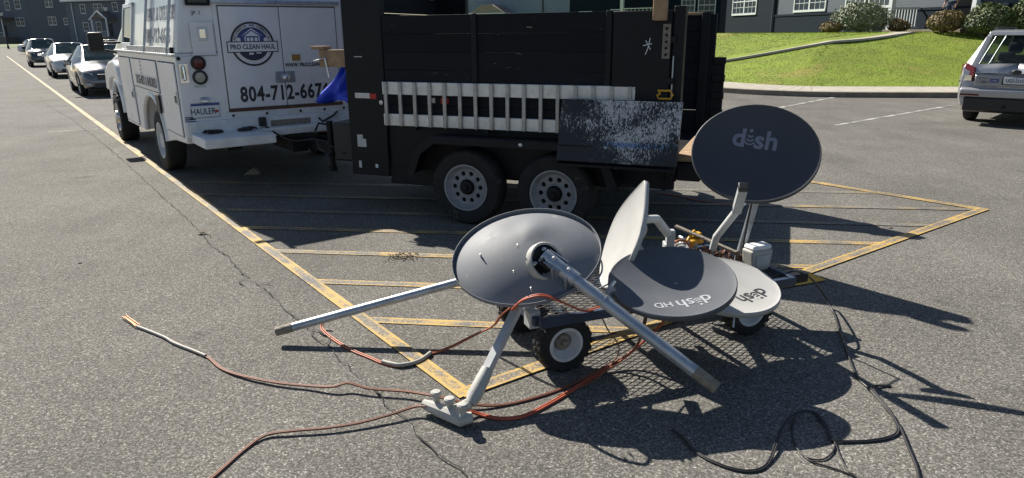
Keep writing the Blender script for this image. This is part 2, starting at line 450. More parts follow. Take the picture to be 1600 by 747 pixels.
def scraped_material():
    """black board with scraped patches of old white paint and a smear of blue"""
    m = mat('scraped_black_board', (.014, .015, .018), .5, var=.35, scale=6, bump=.3, bscale=30)
    N = m.node_tree.nodes; L = m.node_tree.links; b = N['Principled BSDF']
    src = b.inputs['Base Color'].links[0].from_socket
    tc = N.new('ShaderNodeTexCoord')
    mp = N.new('ShaderNodeMapping'); mp.inputs['Rotation'].default_value = (0, .5, 0); mp.inputs['Scale'].default_value = (1.5, 1, .8)
    L.new(tc.outputs['Object'], mp.inputs[0])
    n1 = N.new('ShaderNodeTexNoise'); n1.inputs['Scale'].default_value = 48; n1.inputs['Detail'].default_value = 9; n1.inputs['Roughness'].default_value = .72
    n2 = N.new('ShaderNodeTexNoise'); n2.inputs['Scale'].default_value = 3.6; n2.inputs['Detail'].default_value = 2
    L.new(mp.outputs[0], n1.inputs['Vector']); L.new(tc.outputs['Object'], n2.inputs['Vector'])
    sx = N.new('ShaderNodeSeparateXYZ'); L.new(tc.outputs['Object'], sx.inputs[0])
    # fewer flecks near the left and lower border
    gx = N.new('ShaderNodeMapRange'); gx.inputs[1].default_value = .42; gx.inputs[2].default_value = .1; gx.inputs[3].default_value = -.13; gx.inputs[4].default_value = .045
    L.new(sx.outputs[0], gx.inputs[0])
    gz = N.new('ShaderNodeMapRange'); gz.inputs[1].default_value = -.2; gz.inputs[2].default_value = .02; gz.inputs[3].default_value = -.10; gz.inputs[4].default_value = .05
    L.new(sx.outputs[2], gz.inputs[0])
    a1 = N.new('ShaderNodeMath'); a1.operation = 'ADD'; L.new(gx.outputs[0], a1.inputs[0]); L.new(gz.outputs[0], a1.inputs[1])
    a2 = N.new('ShaderNodeMath'); a2.operation = 'MULTIPLY_ADD'; a2.inputs[1].default_value = .5
    L.new(n2.outputs[0], a2.inputs[0]); L.new(n1.outputs[0], a2.inputs[2])
    a3 = N.new('ShaderNodeMath'); a3.operation = 'ADD'; L.new(a2.outputs[0], a3.inputs[0]); L.new(a1.outputs[0], a3.inputs[1])
    mr = N.new('ShaderNodeMapRange'); mr.inputs[1].default_value = .79; mr.inputs[2].default_value = .86; n1.inputs['Distortion'].default_value = .8; L.new(a3.outputs[0], mr.inputs[0])
    # the blue smear is a narrow band
    bz = N.new('ShaderNodeMath'); bz.operation = 'ADD'; bz.inputs[1].default_value = .105; L.new(sx.outputs[2], bz.inputs[0])
    bz2 = N.new('ShaderNodeMath'); bz2.operation = 'ABSOLUTE'; L.new(bz.outputs[0], bz2.inputs[0])
    bm_ = N.new('ShaderNodeMapRange'); bm_.inputs[1].default_value = .03; bm_.inputs[2].default_value = .012; L.new(bz2.outputs[0], bm_.inputs[0])
    wc = N.new('ShaderNodeMix'); wc.data_type = 'RGBA'; wc.inputs[6].default_value = (.50, .51, .52, 1); wc.inputs[7].default_value = (.17, .27, .46, 1)
    L.new(bm_.outputs[0], wc.inputs[0])
    mx = N.new('ShaderNodeMix'); mx.data_type = 'RGBA'
    L.new(mr.outputs[0], mx.inputs[0]); L.new(src, mx.inputs[6]); L.new(wc.outputs[2], mx.inputs[7]); L.new(mx.outputs[2], b.inputs['Base Color'])
    return m
M['scraped'] = scraped_material()
# ================================================================== THE SETTING
def structure(o): o['kind'] = 'structure'; return o

lot = MB().add([(-420, -60, 0), (420, -60, 0), (420, 420, 0), (-420, 420, 0)], [(0, 1, 2, 3)]).build('parking_lot', M['asphalt'])
structure(lot)

def strip(a, b, w, m, z=.004, name='painted_line'):
    a, b = Vector(a), Vector(b); d = b - a; L = d.length
    n = max(1, int(L / 2))
    vs = []; fs = []
    for i in range(n + 1):
        x = -L / 2 + L * i / n
        vs += [(x, -w / 2, 0), (x, w / 2, 0)]
    for i in range(n): fs.append((2 * i, 2 * i + 2, 2 * i + 3, 2 * i + 1))
    o = MB().add(vs, fs).build(name, m, lot)
    o.location = ((a.x + b.x) / 2, (a.y + b.y) / 2, z)
    o.rotation_euler = (0, 0, math.atan2(d.y, d.x))
    return o

LA, LB = Vector((-.262, 3.032)), Vector((-49.7, 69.85))      # long yellow line beside the parked vehicles
ld = (LB - LA).normalized()
strip(LA - ld * .06, LB, .088, M['yellow'], .008)
RA, RB = Vector((-.262, 3.0)), Vector((4.64, 6.52))           # edge running to the far corner of the hatching
rd = (RB - RA).normalized()
strip(RA, RB + rd * .05, .088, M['yellow'], .0085)
UA = Vector((3.3, 8.15)); strip(UA, RB, .10, M['yellow_thin'], .0078)
def cross_(p, d, q, e):
    den = d.x * e.y - d.y * e.x
    t = ((q.x - p.x) * e.y - (q.y - p.y) * e.x) / den
    return p + d * t
hd = Vector((1, -.122)).normalized()
for i, (x, y) in enumerate(((-.832, 3.922), (-1.444, 4.636), (-1.887, 5.36), (-2.46, 6.095), (-3.0, 6.79), (-3.5, 7.5))):
    a = cross_(Vector((x, y)), hd, LA, ld); b = cross_(Vector((x, y)), hd, RA, rd)
    if i == 0: b = cross_(Vector((x, y)), hd, RA, rd)
    strip(a, b, .085, M['yellow_thin'] if i < 4 else M['yellow_shaded'], .0045 + .0004 * i)
strip((-3.95, 8.2), (4.0, 7.28), .085, M['yellow_shaded'], .004)
strip((1.83, 4.47), (2.2, 4.62), .15, M['yellow_new'], .0095)
for a, b in (((6.10, 12.90), (10.36, 16.25)), ((6.06, 15.89), (8.87, 18.79)), ((11.0, 11.2), (15.5, 14.6))):
    strip(a, b, .10, M['white_line'], .005)
strip((-8.7, 12.9), (-8.0, 13.3), .05, M['white_line'], .005)

def crack(pts, w, seed):
    rnd = random.Random(seed)
    pts = [Vector((p[0], p[1], 0)) for p in pts]; P = []
    for i in range(len(pts) - 1):
        L = (pts[i + 1] - pts[i]).length; n = max(2, int(L / .05)) if L < 2 else max(2, int(L / .2))
        nrm = Vector((-(pts[i + 1] - pts[i]).y, (pts[i + 1] - pts[i]).x, 0)).normalized()
        for k in range(n):
            P.append(pts[i].lerp(pts[i + 1], k / n) + nrm * rnd.gauss(0, .008 + .003 * L / n))
    P.append(pts[-1])
    vs = []; fs = []
    for i, p in enumerate(P):
        t = (P[min(i + 1, len(P) - 1)] - P[max(i - 1, 0)]).normalized(); nrm = Vector((-t.y, t.x, 0))
        ww = w * rnd.choice((.45, .6, .8, 1.0, 1.2, 1.6)) * rnd.uniform(.6, 1.1)
        vs += [p - nrm * ww, p + nrm * ww]
        if i: fs.append((2 * i - 2, 2 * i - 1, 2 * i + 1, 2 * i))
    o = MB().add(vs, fs).build('crack', M['crack'], lot); o.location = (0, 0, .0105)
    return o
crack([(-14.509,21.333),(-12.146,18.202),(-9.698,15.186),(-7.364,12.139),(-5.322,9.389),(-4.187,7.829),(-3.202,6.488),(-2.782,5.894),(-2.545,5.52),(-2.303,5.253),(-2.05,4.859),(-1.83,4.58),(-1.695,4.45),(-1.511,4.155),(-1.309,3.893),(-1.207,3.767),(-1.16,3.641),(-1.068,3.571),(-.983,3.448),(-.803,3.186),(-.672,3.02),(-.583,2.868),(-.473,2.728),(-.399,2.6),(-.275,2.458),(-.188,2.341),(-.1,2.1)], .0038, 3)
crack([(-1.83,4.58),(-1.76,4.60),(-1.70,4.56)], .004, 12)
crack([(-1.207,3.767),(-1.13,3.74),(-1.07,3.68),(-1.068,3.571)], .005, 14)
crack([(-2.782,5.894),(-2.70,5.86),(-2.66,5.78)], .004, 15)
crack([(-11.2,14.0),(-9.6,13.6),(-8.6,13.9)], .006, 5)
crack([(-2.05,4.859),(-1.95,4.75),(-1.98,4.62),(-1.9,4.55)], .005, 6)
crack([(-.672,3.02),(-.60,3.06),(-.52,3.02)], .004, 8)
crack([(5.2,6.9),(6.4,7.4),(7.9,7.3),(9.6,8.2)], .005, 9)

# kerb, pavement and lawn
KP = [(-9, 45.4), (3, 25.6), (5.3, 21.8), (6.21, 20.33), (7.17, 19.36), (8.62, 18.62), (11.58, 18.14), (16, 17.4), (26, 15.7), (40, 13.4)]
def kerb_dist(x, y):
    b = 1e9
    for (x0, y0), (x1, y1) in zip(KP, KP[1:]):
        t = ((x - x0) * (x1 - x0) + (y - y0) * (y1 - y0)) / ((x1 - x0) ** 2 + (y1 - y0) ** 2); t = min(max(t, 0), 1)
        b = min(b, math.hypot(x - x0 - t * (x1 - x0), y - y0 - t * (y1 - y0)))
    return b
def lawn_z(x, y):
    q = min(max((kerb_dist(x, y) - 2.1) / 6.5, 0), 1)
    return .14 + 1.5 * (.5 * q + .5 * q * q * (3 - 2 * q))
kpts = smoothpath([(x, y, 0) for x, y in KP], 8)
def kerb_off(i, d):
    t = (kpts[min(i + 1, len(kpts) - 1)] - kpts[max(i - 1, 0)]).normalized()
    return kpts[i] + Vector((-t.y, t.x, 0)) * d
def sweep(name, d0, d1, z0, z1, m, i0=0, i1=None, parent=None, gap=0):
    i1 = len(kpts) - 1 if i1 is None else i1
    vs = []; fs = []
    for i in range(i0, i1 + 1):
        a, b = kerb_off(i, d0), kerb_off(i, d1)
        if gap:
            t = (kpts[min(i + 1, len(kpts) - 1)] - kpts[max(i - 1, 0)]).normalized() * gap
            if i == i0: a = a + t; b = b + t
            if i == i1: a = a - t; b = b - t
        vs += [(a.x, a.y, z0), (a.x, a.y, z1), (b.x, b.y, z1), (b.x, b.y, z0)]
    n = i1 - i0 + 1
    for i in range(n - 1):
        for k in range(4):
            fs.append((i * 4 + k, i * 4 + (k + 1) % 4, (i + 1) * 4 + (k + 1) % 4, (i + 1) * 4 + k))
    fs += [(0, 1, 2, 3), tuple((n - 1) * 4 + k for k in (3, 2, 1, 0))]
    return MB().add(vs, fs).build(name, m, parent)
kerb = structure(sweep('kerb', 0, .16, -.02, .135, M['kerbface']))
pave = structure(sweep('pavement', .155, 2.2, -.03, .118, M['kerbface']))
for i in range(0, len(kpts) - 2, 2):
    sweep('slab', .165, 2.1, .05, .139, M['concrete'], i, min(i + 2, len(kpts) - 1), pave, .006)

BP = [(-4, 66), (3, 62), (6, 60), (10, 56), (13.6, 50), (15.5, 44), (17.4, 38), (19, 31), (22, 24), (32, 22), (46, 20)]
bpts = smoothpath([(-6, 68, 0)] + [(x, y, 0) for x, y in BP], 8)
vs = []; fs = []; nr = 40
for i in range(len(kpts)):
    a = kerb_off(i, 2.08); b = bpts[min(int(i * (len(bpts) - 1) / (len(kpts) - 1)), len(bpts) - 1)]
    for k in range(nr + 1):
        t = (k / nr) ** 1.6
        p = a.lerp(b, t); vs.append((p.x, p.y, lawn_z(p.x, p.y) + (.0 if k else -.08)))
for i in range(len(kpts) - 1):
    for k in range(nr): fs.append((i * (nr + 1) + k, i * (nr + 1) + k + 1, (i + 1) * (nr + 1) + k + 1, (i + 1) * (nr + 1) + k))
lawn = structure(MB().add(vs, fs).build('lawn', M['lawn'], smooth=True))

# concrete walk crossing the lawn to the porch
wp = smoothpath([(4.5, 27.6, 0), (7.433, 26.607, 0), (8.598, 26.16, 0), (9.997, 25.7, 0), (11.382, 25.4, 0), (12.686, 25.55, 0), (14.169, 26.158, 0), (15.2, 27.0, 0)], 4)
walk = MB(); wl = []
for i, p in enumerate(wp):
    t = (wp[min(i + 1, len(wp) - 1)] - wp[max(i - 1, 0)]).normalized(); n = Vector((-t.y, t.x, 0))
    for s_, dz in ((-.42, -.06), (-.40, .012), (.40, .012), (.42, -.06)):
        q = p + n * s_; wl.append((q.x, q.y, lawn_z(p.x, p.y) + dz))
walk.add(wl, [(i * 4 + k, i * 4 + k + 1, i * 4 + 5 + k, i * 4 + 4 + k) for i in range(len(wp) - 1) for k in range(3)])
structure(walk.build('garden_path', M['concrete'], smooth=False))

# grass blades of the lawn (nobody could count them)
rnd = random.Random(11)
gv = []; gf = []
def near_path(x, y):
    return min((Vector((x, y, 0)) - p).length for p in wp[::3]) 
wseg = [(wp[i], wp[i + 1]) for i in range(len(wp) - 1)]
def pdist(x, y):
    b = 9
    for a, c in wseg[::1]:
        dx, dy = c.x - a.x, c.y - a.y; t = min(max(((x - a.x) * dx + (y - a.y) * dy) / (dx * dx + dy * dy), 0), 1)
        b = min(b, math.hypot(x - a.x - t * dx, y - a.y - t * dy))
    return b
cnt = 0
while cnt < 80000:
    x = rnd.uniform(5.6, 20); y = rnd.uniform(19.2, 31 if rnd.random() < .75 else 44)
    if x / y > .80 or x / y < .27: continue
    d = kerb_dist(x, y)
    if d < 2.08 or (y < 22 and x < 6.5): continue
    if (x - 16.7) * .98 + (y - 32) * .21 > -.15: continue
    if pdist(x, y) < .46: continue
    z = lawn_z(x, y) - .01
    h = rnd.uniform(.018, .036) * (1.25 if pdist(x, y) < .6 else 1); a = rnd.uniform(0, 6.28); w = rnd.uniform(.007, .013)
    lx, ly = rnd.gauss(0, .015), rnd.gauss(0, .015)
    o = len(gv)
    gv += [(x - w * math.cos(a), y - w * math.sin(a), z), (x + w * math.cos(a), y + w * math.sin(a), z), (x + lx, y + ly, z + h)]
    gf.append((o, o + 1, o + 2)); cnt += 1
g = MB(); g.v = [Vector(p) for p in gv]; g.f = gf
tag(g.build('lawn_grass', M['grass']), 'short mown grass covering the sloping lawn', 'grass', kind='stuff')

# far verge behind the parked row
vb = MB().add([(-150, 128, .03), (-97, 141, .03), (-93, 146, .5), (-150, 160, .5)], [(0, 1, 2, 3)])
structure(vb.build('grass_verge', M['far_grass']))

# ------------------------------------------------------------------ buildings
def building(name, label, p0, p1, depth, z1, wall_m, group=None):
    """Empty at the left end of the front wall as seen from outside; x runs along the wall, y inwards"""
    d = Vector((p1[0] - p0[0], p1[1] - p0[1], 0)); L = d.length
    e = empty(name, (p0[0], p0[1], 0), (d.x, d.y), label, 'building', group)
    MB().bb(0, L, 0, depth, -.1, z1).build('wall', wall_m, e)
    return e, L
def window(e, x, z, w, h, sashes=2, bars=(2, 2), y=0, t=.075):
    fr = MB()
    fr.bb(x - t, x + w + t, y - .06, y + .02, z - t * 1.5, z); fr.bb(x - t, x + w + t, y - .055, y + .02, z + h, z + h + t)
    fr.bb(x - t, x, y - .05, y + .02, z, z + h); fr.bb(x + w, x + w + t, y - .05, y + .02, z, z + h)
    for s_ in range(1, sashes):
        c = x + w * s_ / sashes; fr.bb(c - t * .7, c + t * .7, y - .045, y + .02, z, z + h)
    o = fr.build('window', M['trim_white'], e)
    sw = w / sashes
    for s_ in range(sashes):
        a = x + sw * s_ + (t * .7 if s_ else 0); b = x + sw * (s_ + 1) - (t * .7 if s_ < sashes - 1 else 0)
        MB().bb(a, b, y - .018, y + .01, z, z + h).build('pane', M['window_glass'], o)
        mb = MB(); mb.bb(a, b, y - .035, y - .02, z + h * .5 - .03, z + h * .5 + .03)
        for k in range(1, bars[0]): c = a + (b - a) * k / bars[0]; mb.bb(c - .013, c + .013, y - .03, y - .022, z, z + h)
        for k in range(1, bars[1] * 2):
            if k != bars[1]: c = z + h * k / (bars[1] * 2); mb.bb(a, b, y - .029, y - .023, c - .013, c + .013)
        mb.build('glazing_bar', M['trim_white'], o)
    return o
def gable_roof(e, L, depth, z, rise, over=.4, m='roof'):
    mb = MB()
    for y0, y1, za, zb in ((-over, depth / 2, z - .1, z + rise), (depth + over, depth / 2, z - .1, z + rise)):
        vs_ = [(-over, y0, za), (L + over, y0, za), (L + over, y1, zb), (-over, y1, zb)]
        mb.add(vs_ + [(a, b, c + .15) for a, b, c in vs_], [(0, 1, 2, 3), (4, 5, 6, 7), (0, 1, 5, 4), (1, 2, 6, 5), (2, 3, 7, 6), (3, 0, 4, 7)])
    r = mb.build('roof', M[m], e)
    MB().bb(-over, L + over, -over - .03, -over + .02, z - .26, z + .07).build('fascia', M['trim_white'], r)
    return r

# right-hand house: navy painted lower wall, siding above, porch
O = (16.7 - .21 * 14.0, 32 + .98 * 14.0); Pn = (16.7 + .21 * 12, 32 - .98 * 12)
hr = empty('house', (O[0], O[1], 0), (.21, -.98), 'dark slate blue house with a white railed porch above the lawn', 'house')
LH = 26.0 / 1.0
MB().bb(0, LH, 0, 9, -.1, 2.6).build('wall', M['brick_navy'], hr)
MB().bb(0, 5.45, -.002, 9, 2.6, 5.6).build('wall', M['brick_navy'], hr)
MB().bb(5.45, LH, .05, 9, 2.6, 5.6).build('wall', M['siding_navy'], hr)
MB().bb(5.45, LH, -.03, .06, 2.5, 2.6).build('ledge', M['brick_navy'], hr)
window(hr, .85, 2.78, 2.6, 1.35, 2, (3, 2), 0)
window(hr, 7.2, 2.78, 2.55, 1.35, 2, (3, 2), .05)
window(hr, 11.35, 2.78, 1.25, 1.35, 1, (4, 2), .05); window(hr, 12.95, 2.78, 1.25, 1.35, 1, (4, 2), .05)
MB().tube([(5.3, -.06, 1.6), (5.3, -.06, 5.5)], .045).build('downpipe', M['siding_navy'], hr)
gable_roof(hr, LH, 9, 5.6, 2.2, .5)
# porch of that house: floor, steps, posts, railings, door
pf = 1.74
MB().bb(15.9, 20.9, -1.55, .0, .9, pf).build('porch_floor', M['kerbface'], hr)
MB().bb(16.3, 17.7, -1.9, -1.55, .9, pf - .12).build('step', M['concrete'], hr)
MB().bb(16.3, 17.7, -2.25, -1.9, .9, pf - .25).build('step', M['concrete'], hr)
for x in (16.1, 20.2):
    MB().bb(x - .09, x + .09, -1.5, -1.32, pf, 4.3).build('porch_post', M['trim_white'], hr)
MB().bb(15.7, 21.0, -1.75, .05, 4.3, 4.5).build('porch_roof', M['trim_white'], hr)
def railing(x0, y0, x1, y1, z, parent, h=.85, n=9):
    mb = MB(); a, b = Vector((x0, y0, z)), Vector((x1, y1, z))
    mb.beam(a + Vector((0, 0, h)), b + Vector((0, 0, h)), .07, .06)
    r = mb.build('railing', M['trim_white'], parent)
    MB().beam(a + Vector((0, 0, .1)), b + Vector((0, 0, .1)), .05, .05).build('bottom_rail', M['trim_white'], r)
    for k in range(1, n):
        p = a.lerp(b, k / n); MB().bb(p.x - .018, p.x + .018, p.y - .018, p.y + .018, z + .1, z + h).build('baluster', M['trim_white'], r)
railing(16.1, -1.3, 16.1, -.05, pf, hr)
railing(20.2, -1.3, 20.2, -.05, pf, hr)
MB().bb(18.0, 18.95, -.03, .03, pf, pf + 2.05).build('door', M['door_dark'], hr)

# houses seen over the trailer
hl, L = building('house', 'pale blue sided house, lightened as if sunlit, with a small tan porch roof', (-6, 63), (4.8, 58), 9, 6.2, M['siding_light'])
gable_roof(hl, L, 9, 6.2, 2.4)
MB().prism([(4.0, 3.35), (7.1, 3.35), (5.95, 4.0), (5.1, 4.0)], -2.2, 0).build('porch_roof', M['roof_tan'], hl)
MB().bb(3.9, 7.2, -2.3, 0, 3.2, 3.35).build('fascia', M['trim_white'], hl)
for x in (4.1, 5.55, 7.0): MB().bb(x - .08, x + .08, -2.15, -2.0, 0, 3.2).build('porch_post', M['trim_white'], hl)
MB().tube([(9.6, -.05, .2), (9.6, -.05, 6.1)], .05).build('downpipe', M['iron'], hl)
window(hl, 1.0, 3.0, 1.6, 1.4); 
hd_, L = building('house', 'dark navy house with white sash windows behind the black trailer', (4.8, 58), (15.2, 52), 9, 6.0, M['brick_navy'])
gable_roof(hd_, L, 9, 6.0, 2.3)
window(hd_, 9.2, 2.85, .9, 1.5, 1, (3, 2)); window(hd_, 10.45, 2.85, 1.15, 1.5, 1, (3, 2))
window(hd_, .9, 1.9, 1.0, 1.4, 1); window(hd_, 3.6, 2.0, 1.1, 1.4, 1)
MB().bb(4.85, 5.1, -1.4, -1.15, 0, 5.2).build('porch_post', M['trim_white'], hd_)
MB().bb(7.85, 8.1, -1.4, -1.15, 0, 5.2).build('porch_post', M['trim_white'], hd_)
MB().bb(4.6, 8.4, -1.6, 0, 5.2, 5.4).build('porch_roof', M['trim_white'], hd_)
MB().bb(5.9, 6.85, -.03, .02, 1.4, 3.6).build('door', M['door_dark'], hd_)
railing(5.1, -1.3, 7.85, -1.3, 2.6, hd_)
MB().bb(4.6, 8.4, -1.5, 0, 0, 2.6).build('porch_floor', M['kerbface'], hd_)

# terrace far behind the parked cars
b1, L = building('apartment_building', 'blue grey apartment block behind the far white car', (-134, 172), (-106, 163), 12, 11.5, M['siding_grey'])
for x, z, w, h in ((13.5, 8.1, 1.3, 1.7), (18.8, 8.0, 1.2, 1.8), (21.8, 8.2, 1.6, 1.8), (26.2, 8.3, 1.0, 1.8)): window(b1, x, z, w, h, 1, (2, 1), 0, .12)
for x, z, w, h in ((21.2, 4.5, 2.4, 1.6), (25.8, 4.4, 1.3, 1.7)): window(b1, x, z, w, h, 2 if w > 2 else 1, (2, 1), 0, .12)
MB().tube([(28.6, -.1, 4.2), (28.6, -.1, 11)], .12).build('downpipe', M['trim_white'], b1)
MB().bb(11, 20.7, -3, 0, 5.8, 6.3).build('porch_roof', M['roof'], b1)
for x in (15.4, 20.4): MB().bb(x - .15, x + .15, -2.9, -2.6, 0, 5.8).build('porch_post', M['trim_white'], b1)
railing(15.4, -2.75, 20.4, -2.75, 2.0, b1, 1.0, 12)
MB().bb(11, 20.7, -3, 0, 0, 2.0).build('porch_floor', M['kerbface'], b1)
MB().bb(16.5, 17.7, -.05, .02, 2.0, 4.6).build('door', M['door_dark'], b1)
gable_roof(b1, L, 12, 11.5, 3)
b2, L = building('apartment_building', 'projecting grey stair wing of the far apartment block', (-106.6, 159.2), (-95, 155), 9, 11.3, M['siding_grey2'])
for x, z, w, h in ((6.0, 8.2, 2.0, 1.8), (6.0, 4.5, 2.2, 1.5)): window(b2, x, z, w, h, 2, (2, 1), 0, .12)
window(b2, 10.6, 4.5, .9, 1.2, 1, (2, 1), 0, .12)
gable_roof(b2, L, 9, 11.3, 2.6)
b3, L = building('apartment_building', 'blue grey apartment block with a white gabled porch behind the truck', (-93, 151), (-58, 138), 12, 9.1, M['siding_grey'])
for x, z, w, h in ((4.3, 6.6, 1.2, 1.6), (8.1, 6.8, 2.1, 1.4), (13.3, 6.8, 1.2, 1.6), (4.3, 3.1, 1.4, 1.5), (8.0, 2.9, 1.2, 1.8), (18.5, 6.8, 1.6, 1.5), (18.5, 3.1, 1.6, 1.5)): window(b3, x, z, w, h, 2 if w > 2 else 1, (2, 1), 0, .12)
MB().tube([(1.9, -.1, 1.0), (1.9, -.1, 8.6)], .10).build('downpipe', M['trim_white'], b3)
MB().prism([(9.4, 5.3), (14.2, 5.3), (11.8, 6.75)], -2.6, 0).build('porch_roof', M['roof'], b3)
MB().prism([(9.2, 5.2), (9.5, 5.05), (11.8, 6.6), (14.1, 5.05), (14.4, 5.2), (11.8, 6.95)], -2.75, -2.62).build('bargeboard', M['trim_white'], b3)
for x in (9.8, 13.8): MB().bb(x - .15, x + .15, -2.6, -2.3, 0, 5.3).build('porch_post', M['trim_white'], b3)
railing(9.8, -2.45, 13.8, -2.45, 1.9, b3, 1.0, 12)
MB().bb(9.5, 14.1, -2.6, 0, 0, 1.9).build('porch_floor', M['kerbface'], b3)
MB().bb(11.3, 12.3, -.05, .02, 1.9, 4.4).build('door', M['door_dark'], b3)
gable_roof(b3, L, 12, 9.1, 3, .6)

def lamp(x, y, h, label):
    e = empty('street_lamp', (x, y, 0), None, label, 'lamp', 'post lamps before the far blocks')
    MB().lathe([(.16, 0), (.16, .5), (.09, .6), (.07, h - .6), (.07, h - .3)], 10).build('post', M['iron'], e, smooth=True)
    MB().lathe([(.09, h - .32), (.2, h - .25), (.29, h + .12), (.22, h + .3)], 10).build('lamp_glass', M['lamp_glass'], e, smooth=True)
    MB().lathe([(.0, h + .62), (.1, h + .5), (.3, h + .3), (.31, h + .26), (0, h + .26)], 10).build('cap', M['iron'], e, smooth=True)
lamp(-84.8, 120, 5.6, 'black post lamp before the porch of the far left block')
lamp(-61.7, 110, 5.9, 'black post lamp before the white gabled porch')

# ------------------------------------------------------------------ shrubs
def shrub(loc, rx, ry, rz, n, leafm, size, label, seed, spiky=0):
    e = empty('shrub', loc, None, label, 'shrub', 'clipped shrubs along the house')
    r = random.Random(seed); mb = MB()
    lob = [(Vector((r.gauss(0, 1), r.gauss(0, 1), abs(r.gauss(.4, .6)))).normalized(), r.uniform(.02, .16)) for _ in range(26)]
    for i in range(n):
        d = Vector((r.gauss(0, 1), r.gauss(0, 1), r.gauss(.25, 1)))
        if d.length < .01: continue
        d.normalize()
        if d.z < -.8: d.z = abs(d.z)
        k = 1 + sum(a * max(0, d.dot(q) - .75) * 4 for q, a in lob) * .8 - .1
        rad = k * (1 - abs(r.gauss(0, .09)) - (.25 * r.random() if r.random() < .2 else 0)) + (spiky * r.random() ** 3)
        p = Vector((d.x * rx * rad, d.y * ry * rad, rz * (.40 + d.z * (.60 if d.z > 0 else .40) * rad)))
        nrm = (d + Vector((r.gauss(0, .6), r.gauss(0, .6), r.gauss(.2, .6)))).normalized()
        t = nrm.cross(Vector((r.gauss(0, 1), r.gauss(0, 1), r.gauss(0, 1)))).normalized(); b = nrm.cross(t)
        s_ = size * r.uniform(.6, 1.3)
        mb.add([p - t * s_, p - b * s_ * .5, p + t * s_, p + b * s_ * .5 + nrm * s_ * .3], [(0, 1, 2), (0, 2, 3)])
    f = mb.build('foliage', leafm, e); f['kind'] = 'stuff'
    st = MB()
    for i in range(7):
        a = r.uniform(0, 6.28); q = Vector((math.cos(a) * rx * .6, math.sin(a) * ry * .6, rz * r.uniform(.6, .85)))
        st.tube([(math.cos(a) * .05, math.sin(a) * .05, -.1), q * .55, q], [.03, .02, .008], 5)
    st.build('stem', M['twig'], e)
    return e
def gz(x, y): return lawn_z(x, y) - .03
shrub((12.86, 28.6, gz(12.86, 28.6)), .42, .42, .44, 1500, M['leaf_rust'], .045, 'low rusty green shrub left of the big silvery shrub', 1)
shrub((14.05, 28.6, gz(14, 28.6)), .92, .85, 1.02, 4600, M['leaf_silver'], .05, 'large silvery green shrub below the paired windows', 2, .25)
shrub((15.35, 28.2, gz(15.3, 28.2)), .36, .36, .52, 1400, M['leaf_rust'], .042, 'small rusty shrub beside the porch steps', 3)
shrub((15.75, 25.9, gz(15.7, 25.9)), .58, .58, .80, 3200, M['leaf_rust'], .045, 'round rust tipped shrub between porch steps and hedge', 4)
shrub((16.75, 25.0, gz(16.7, 25.0)), .85, .8, 1.02, 5200, M['leaf_green'], .05, 'wide green shrub right of the porch doorway', 5)
shrub((17.9, 24.4, gz(17.9, 24.4)), .85, .8, 1.22, 4200, M['leaf_green'], .05, 'tall green shrub beyond the silver car roof', 6)
# ================================================================== VEHICLES
def wheel_frame(x, y, z, side):
    return frame((x, y, z), (1, 0, 0), (0, 0, -side))
def tyre_mesh(Rr, rim, w, lug=0, n=40):
    mb = MB()
    mb.lathe([(rim - .01, -.035), (rim + .008, -.012), (rim + .3 * (Rr - rim), 0), (Rr * .93, -.006), (Rr * .975, -.02), (Rr, -.045),
              (Rr, -w + .045), (Rr * .975, -w + .02), (Rr * .93, -w + .006), (rim + .3 * (Rr - rim), -w), (rim - .01, -w + .02)], n)
    if lug:
        for k in range(lug):
            a = 2 * math.pi * k / lug
            for s_ in (0, 1):
                aa = a + (math.pi / lug if s_ else 0)
                h0, h1 = (-.004, -w * .42) if not s_ else (-w * .58, -w + .004)
                vs_ = []
                for r_ in (Rr * .93, Rr * 1.02):
                    for h, da in ((h0, -.28), (h0, .22), (h1, .55), (h1, .05)):
                        g_ = aa + da * 2 * math.pi / lug
                        rr = r_ - (.02 * Rr if h in (-.004, -w + .004) else 0)
                        vs_.append((rr * math.cos(g_), rr * math.sin(g_), h))
                mb.add(vs_, [(0, 1, 2, 3), (4, 5, 6, 7), (0, 1, 5, 4), (1, 2, 6, 5), (2, 3, 7, 6), (3, 0, 4, 7)])
    return mb
def holed_disc(mb, r0, r1, h, nh, rh, dish=0):
    rc = (r0 + r1) / 2; dl = math.pi / nh
    for k in range(nh):
        a = 2 * math.pi * k / nh
        ph = sorted([2 * math.pi * j / 12 for j in range(12)] + [math.atan2(s1 * dl * rc, s2 * (r1 - rc)) % (2 * math.pi) for s1 in (-1, 1) for s2 in (-1, 1)])
        vs_ = []
        for f in ph:
            c, s_ = math.cos(f), math.sin(f)
            t = min((r1 - rc) / abs(c) if abs(c) > 1e-6 else 9, dl * rc / abs(s_) if abs(s_) > 1e-6 else 9)
            for q, hh in ((t, h), (rh, h), (rh * .9, h - .02)):
                rr = rc + c * q; th = a + s_ * q / rc
                vs_.append((rr * math.cos(th), rr * math.sin(th), hh - dish * (1 - rr / r1)))
        n = len(ph)
        mb.add(vs_, [(3 * j + m_, 3 * ((j + 1) % n) + m_, 3 * ((j + 1) % n) + m_ + 1, 3 * j + m_ + 1) for j in range(n) for m_ in (0, 1)])
